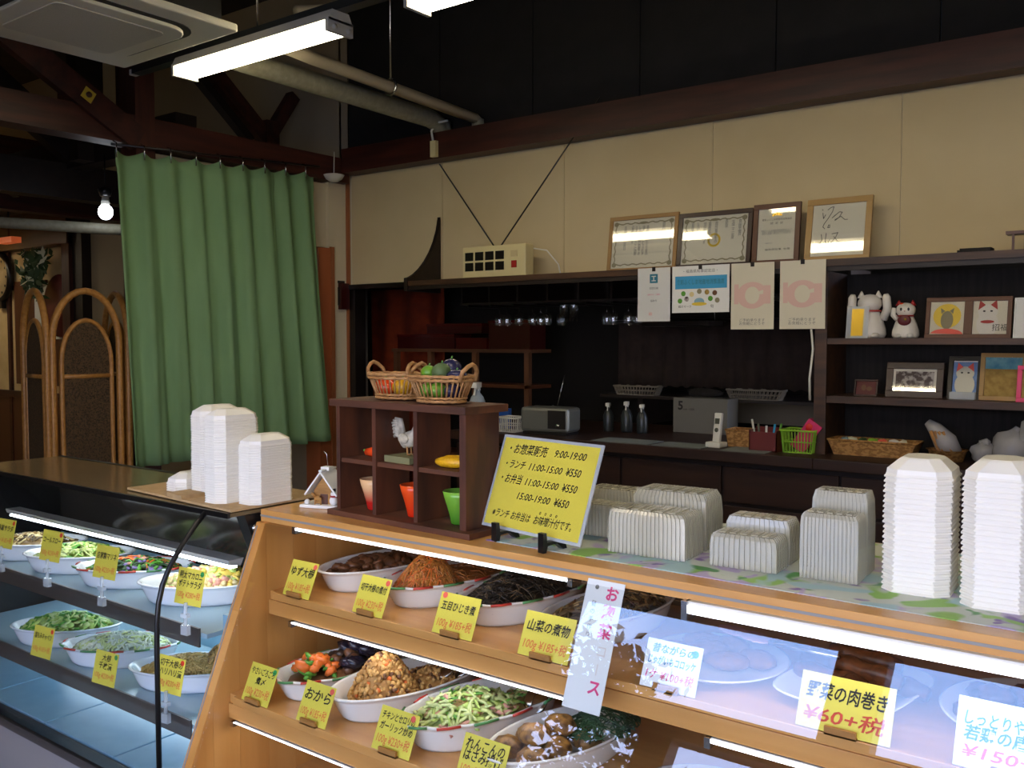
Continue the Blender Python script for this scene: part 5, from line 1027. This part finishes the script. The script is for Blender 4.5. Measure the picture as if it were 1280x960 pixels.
# clear hinged packs, open and nested upside down
def pack_mesh(w_, d_, hf, hb, nr):
    m = MB()
    def dome(y0, y1, h_):
        cx, cy, a, b = 0, (y0+y1)/2, w_/2-.004, (y1-y0)/2-.003
        pts = []
        per = [((-a, -b), (a, -b), nr), ((a, -b), (a, b), max(3, int(nr*(y1-y0)/w_))), ((a, b), (-a, b), nr), ((-a, b), (-a, -b), max(3, int(nr*(y1-y0)/w_)))]
        for (p0, p1, n) in per:
            nx, ny = (p1[1]-p0[1]), -(p1[0]-p0[0]); L = math.hypot(nx, ny); nx /= L; ny /= L
            for i in range(n):
                for (f_, o_) in ((0, 0), (.5, 0), (.5, -.0028), (1, -.0028)):
                    k = (i+f_)/n*.94+.03; pts.append((p0[0]+(p1[0]-p0[0])*k+nx*o_, p0[1]+(p1[1]-p0[1])*k+ny*o_))
        N = len(pts); vs = []
        for (z, s_) in ((0, 1), (h_*.72, .965), (h_, .88)):
            for (x, y) in pts: vs.append((x*s_, cy+y*(s_ if b*(1-s_) < .012 else 1-.012/b), z))
        fs = []
        for j in range(2):
            for i in range(N): fs.append((j*N+i, j*N+(i+1) % N, (j+1)*N+(i+1) % N, (j+1)*N+i))
        fs.append(tuple(2*N+i for i in range(N)))
        m.add(vs, fs)
        for i in range(5): m.box(-w_*.36+i*w_*.15, y0+.02, h_, -w_*.36+i*w_*.15+w_*.09, y1-.02, h_+.0015)
    dome(-d_/2, 0, hf); dome(0, d_/2, hb); return m
def packs(x, y, w_, d_, hf, hb, n, pitch, nr, lab, grp, rz=0, z0=1.1515):
    o = pack_mesh(w_, d_, hf, hb, nr).build('clear_pack', 'clear_pack'); me = o.data; bpy.data.objects.remove(o)
    for i in range(n):
        o = bpy.data.objects.new('clear_pack', me); COL.objects.link(o); o.location = (x, y, z0+.0013+i*pitch); o.rotation_euler = (0, 0, rz)
        tag(o, ('topmost clear hinged pack of the ' if i == n-1 else 'clear hinged pack nested in the ')+lab, 'container', grp)
packs(-.912, 1.775, .185, .225, .024, .050, 14, .0052, 18, 'wide stack next to the yellow sign', 'clear packs next to the yellow sign', R(3))
packs(-.707, 1.765, .145, .17, .026, .046, 8, .0056, 12, 'low stack between the other clear packs', 'clear packs in the low stack', R(3))
packs(-.545, 1.77, .115, .15, .028, .060, 18, .0056, 14, 'upright stack beside the white foam stacks', 'clear packs beside the foam stacks', R(3))
packs(-1.10, 1.86, .16, .18, .024, .046, 10, .0052, 16, 'stack half hidden behind the yellow sign', 'clear packs behind the yellow sign', R(3))

# ================================================================ CUBBY SHELF
CX = (-1.795, -1.30)
cu = thing('cubby_shelf', 'small dark wooden cubby shelf with six compartments', 'cubby shelf', (-1.52, 1.66, 1.15), R(-3))
MB().box(-.268, -.075, 0, .228, .065, .014).build('base_board', 'cubby_x', cu, bevel=.001)
MB().box(-.272, -.062, .279, .204, .09, .297).build('top_board', 'cubby_x', cu, bevel=.0015)
for i, x in enumerate((-.252, -.116, .030, .180)): MB().box(x, -.055, .014, x+(.013 if i < 3 else .02), .06, .279).build('upright', 'cubby', cu)
for a, b in ((-.239, -.116), (-.103, .030), (.043, .180)): MB().box(a, -.05, .135, b, .058, .146).build('shelf', 'cubby_x', cu)
cw = cu.matrix_basis
def cpos(x, y, z): return Matrix.Translation((-1.52, 1.66, 1.15)) @ Matrix.Rotation(R(-3), 4, 'Z') @ Vector((x, y, z))
for x, mm, lb in ((-.160, 'mug_red', 'cream mug shading to red at its foot in the cubby'), (-.012, 'mug_orange', 'bright orange-red mug in the middle lower compartment'), (.135, 'mug_green', 'green mug in the lower compartment nearest the sign')):
    t = thing('mug', lb, 'mug', cpos(x-.006, -.002, .0145))
    MB().lathe([(.018, 0), (.020, .003), (.023, .02), (.029, .042), (.036, .064), (.039, .079), (.037, .079), (.033, .064), (.026, .042), (.016, .006)], 24).build('cup', mm, t)
    MB().tube([(.03, .01, .06), (.05, .02, .058), (.052, .02, .035), (.028, .01, .025)], .005, 8).build('handle', mm, t)
t = thing('red_chili', 'red chili pepper ornament in the upper compartment by the curtain', 'pepper ornament', cpos(-.186, .0, .159)); MB().tube([(-.012, 0, 0), (.01, 0, .002), (.03, .0, .0), (.045, 0, -.003)], [.009, .013, .011, .005], 10).build('fruit', 'orange_red', t)
MB().tube([(-.012, 0, 0), (-.022, 0, .005)], .003, 6).build('stem', 'green_leaf', t)
t = thing('book', 'small olive book under the rooster figurine', 'book', cpos(-.045, .0, .1465), R(-6)); MB().box(-.05, -.035, 0, .045, .035, .016).build('cover', 'book', t)
rt = thing('rooster_figurine', 'carved pale rooster figurine standing on the olive book', 'figurine', cpos(-.042, 0, .1635), R(-6)); rt.scale = (.92,)*3 
MB().tube([(-.03, 0, .045), (-.012, 0, .038), (.01, 0, .045), (.028, 0, .062), (.036, 0, .085)], [.012, .021, .023, .014, .009], 12).build('body', 'rooster', rt)
MB().ball((.036, 0, .092), (.011, .008, .011), 10, 7).build('head', 'rooster', rt); MB().prism([(.026, .1), (.028, .112), (.034, .106), (.038, .114), (.042, .106), (.047, .11), (.046, .098)], -.002, .002, 'y').build('comb', 'cat_red', rt)
tl = MB()
for i in range(7): a = R(100+i*13); tl.tube([(-.02, 0, .048), (-.02+.04*math.cos(a), (i-3)*.002, .05+.045*math.sin(a)), (-.02+.062*math.cos(a+.25), (i-3)*.003, .048+.055*math.sin(a+.25))], [.008, .007, .003], 6)
tl.build('tail', 'rooster', rt); MB().ball((0, -.02, .046), (.022, .006, .014), 10, 6).build('wing', 'rooster', rt)
for y in (-.007, .007): MB().tube([(0, y, .03), (.002, y, 0.002), (.012, y, 0.002)], .0025, 6).build('leg', 'wicker', rt)
for i, (x, y, z) in enumerate(((.105, -.012, .16), (.098, .016, .161))):
    t = thing('corn_ornament', ['yellow corn ornament in front on the upper cubby shelf', 'yellow corn ornament behind the front one on the cubby shelf'][i], 'corn ornament', cpos(x, y, z-.0005), R(8)); MB().tube([(-.035, 0, 0), (-.02, 0, 0), (.01, 0, 0), (.04, 0, 0), (.055, 0, 0)], [.006, .012, .0135, .011, .005], 10).build('cob', 'corn', t)
t = thing('paper_tag', 'small white printed slip in the back of the upper cubby', 'paper', cpos(.145, .045, .146)); MB().box(-.012, 0, 0, .028, .001, .1).build('slip', 'paper_white', t)
t = thing('green_bottle', 'green glass bottle seen behind the cubby shelf', 'bottle', (-1.98, 1.95, 1.15)); MB().lathe([(.02, 0), (.021, .12), (.008, .16), (.008, .2)], 14).build('glass', 'green_leaf', t)
# wicker baskets with fruit
def wbasket(loc, rz, label, L=.19, Wd=.13):
    t = thing('wicker_basket', label, 'basket', loc, rz, 'wicker baskets on the cubby'); H = .065
    s_ = MB()
    for i in range(34):
        a = 2*PI*i/34; s_.tube([(L*.36*math.cos(a), Wd*.36*math.sin(a), .008), (L*.5*math.cos(a), Wd*.5*math.sin(a), H-.004)], .0022, 5)
    s_.build('stakes', 'wicker', t)['kind'] = 'stuff'
    for z, k, r_ in ((H, .5, .0042), (H-.009, .492, .0038), (.014, .375, .003), (.006, .36, .004)):
        MB().tube([(L*k*math.cos(a)*1.02, Wd*k*math.sin(a)*1.02, z+.0012*math.sin(a*17)) for a in [i*2*PI/40 for i in range(40)]], r_, 6, closed=True).build('rim' if z > .03 else 'lower_band', 'wicker', t)
    MB().lathe([(.34*L, .004), (.34*L, .008)], 24, sy=Wd/L).build('base', 'wicker_dark', t)
    for s2 in (-1, 1):
        MB().tube([(s2*L*.49, -.026, H-.01), (s2*L*.53, -.024, H+.012), (s2*L*.565, -.012, H+.024), (s2*L*.575, 0, H+.029), (s2*L*.565, .012, H+.024), (s2*L*.53, .024, H+.012), (s2*L*.49, .026, H-.01)], .005, 8).build('handle', 'wicker', t)
    return t
zc = 1.15+.2975
b1 = wbasket((-1.628, 1.69, zc), R(-8), 'wicker basket of red and yellow fruit at the curtain end of the cubby', .17, .12)
b2 = wbasket((-1.448, 1.655, zc), R(-4), 'wicker basket heaped with green apple and eggplants near the spray bottle', .175, .13)
def fruit(name, label, loc, r, m, stem='green_leaf'):
    t = thing(name, label, 'fruit', loc); rr_ = r if isinstance(r, tuple) else (r, r, r*.92)
    MB().ball((0, 0, 0), rr_, 16, 10).build('fruit', m, t); MB().tube([(0, 0, rr_[2]*.9), (.003, 0, rr_[2]*1.25)], .002, 6).build('stem', stem, t)
fruit('tomato', 'shiny red-orange ornament fruit in the basket by the curtain', (-1.655, 1.675, zc+.032), (.032, .026, .022), 'orange_red'); fruit('yellow_pepper', 'yellow ornament pepper in the basket by the curtain', (-1.605, 1.685, zc+.032), (.026, .026, .022), 'corn'); fruit('green_pepper', 'dark green ornament pepper in the basket by the curtain', (-1.628, 1.715, zc+.03), (.022, .022, .02), 'green_dark')
fruit('green_apple', 'bright green apple on top of the heaped basket', (-1.488, 1.655, zc+.072), (.02, .02, .018), 'green_bright'); fruit('striped_gourd', 'round grey-green gourd in the middle of the heaped basket', (-1.448, 1.655, zc+.074), (.024, .024, .022), 'straw_green'); fruit('eggplant', 'dark blue round eggplant behind the gourd', (-1.447, 1.69, zc+.082), (.026, .026, .024), 'eggplant')
fruit('eggplant', 'long dark eggplant beside the basket handle', (-1.405, 1.66, zc+.066), (.032, .017, .015), 'eggplant'); fruit('green_apple', 'green apple showing between the basket stakes near the middle', (-1.452, 1.645, zc+.03), (.022, .022, .02), 'green_bright'); fruit('lime', 'small lime showing between the stakes by the other basket', (-1.492, 1.655, zc+.03), (.02, .02, .018), 'green_bright'); fruit('eggplant', 'dark purple eggplant at the bottom of the heaped basket', (-1.408, 1.65, zc+.03), (.02, .024, .018), 'eggplant')

# ================================================================ SNOWY HOUSE ORNAMENT
ho = thing('house_ornament', 'little wooden house ornament with snowy white roof and snowman', 'ornament', (-1.872, 1.675, 1.1505), R(18))
MB().box(-.062, -.045, 0, .062, .045, .009).build('base', 'snow', ho, bevel=.002)
bd = MB().prism([(-.03, .009), (.03, .009), (.03, .045), (0, .085), (-.03, .045)], -.022, .03, 'y').build('house', 'log', ho)
MB().box(-.01, -.0235, .009, .012, -.022, .036).build('door', 'frame_brown', bd)
MB().bar((.048, -.002, .035), (-.004, -.002, .102), .004, .078, up=(0, 1, 0)).build('roof_panel', 'snow', ho); MB().bar((-.048, -.002, .035), (.004, -.002, .102), .004, .078, up=(0, 1, 0)).build('roof_panel', 'snow', ho)
MB().box(-.012, -.016, .098, .012, .008, .108).build('chimney', 'snow', ho); MB().tube([(0, 0, .108), (-.003, 0, .14), (-.012, 0, .148)], .0012, 5).build('hanger', 'steel', ho)
sn = MB().ball((.036, -.034, .022), (.011, .011, .013), 12, 8).ball((.036, -.034, .040), (.008, .008, .008), 10, 7).build('snowman', 'snow', ho); MB().tube([(.036, -.034, .045), (.036, -.034, .054)], .006, 10).build('hat', 'frame_black', sn); MB().tube([(.036+.008*math.cos(a), -.034+.008*math.sin(a), .034) for a in [i*PI/5 for i in range(10)]], .0025, 5, closed=True).build('scarf', 'cat_red', sn)
MB().ball((-.012, -.033, .026), (.011, .005, .006), 10, 6).tube([(-.02, -.033, .024), (-.021, -.033, .009)], .002, 5).tube([(-.004, -.033, .024), (-.003, -.033, .009)], .002, 5).tube([(-.021, -.033, .028), (-.026, -.033, .038), (-.031, -.033, .038)], .0035, 6).build('deer', 'log', ho)
MB().ball((-.046, -.03, .014), (.008, .008, .008), 8, 6).build('snowball', 'snow', ho)
tt = MB().lathe([(.014, .012), (.003, .035)], 10, c=(.058, .02, 0)).lathe([(.011, .03), (.002, .052)], 10, c=(.058, .02, 0)).lathe([(.008, .046), (.001, .072)], 10, c=(.058, .02, 0)).build('fir_tree', 'green_leaf', ho)

# ================================================================ YELLOW SIGN ON BLACK EASEL
sg = thing('yellow_sign', 'laminated yellow handwritten sign with opening hours', 'sign', (-1.168, 1.617, 1.172), R(-11))
lean = 20
p = MB().box(-.157, 0, -.004, .157, .218, -.001).build('lamination', 'clear_plastic', sg, rot=(R(90-lean), 0, 0))
p = MB().box(-.149, .007, -.0012, .149, .211, 0).build('paper', 'yellow_card', sg, rot=(R(90-lean), 0, 0))
def L_(s_, x, y, sz, fit): text(s_, sz, 'ink', p, (x, y, .0006), fit=fit, bold=.012, shear=.25, align='LEFT')
L_('・お惣菜販売', -.125, .185, .026, .125); L_('9:00-19:00', .022, .186, .023, .095)
L_('・ランチ', -.125, .149, .022, .065); L_('11:00-15:00', -.048, .149, .022, .105); L_('¥550', .068, .149, .024, .045)
L_('・お弁当', -.128, .115, .024, .07); L_('11:00-15:00', -.048, .114, .022, .105); L_('¥550', .068, .114, .024, .045)
L_('15:00-19:00', -.062, .080, .022, .105); L_('¥650', .055, .080, .024, .045)
L_('※ランチ お弁当は', -.128, .034, .021, .125); L_('お味噌汁付です。', .008, .034, .022, .115); L_('。。。。', .02, .056, .02, .055)
MB().box(-.1495, .0065, .0004, .1495, .2115, .0009).build('film', 'frame_glass', sg, rot=(R(90-lean), 0, 0))
es = thing('easel_stand', 'small black plastic easel holding the yellow sign', 'easel', (-1.168, 1.617, 1.15), R(-11))
for x in (-.075, .075):
    MB().prism([(-.032, .0), (-.022, .0), (-.018, .014), (.01, .016), (.03, 0), (.04, 0), (.03, .03), (.06, .15), (.052, .152), (.018, .022), (-.02, .0215), (-.022, .042), (-.032, .042)], x-.008, x+.008, 'x').build('foot', 'black_plastic', es)
MB().box(-.075, .035, .05, .075, .041, .062).build('crossbar', 'black_plastic', es)
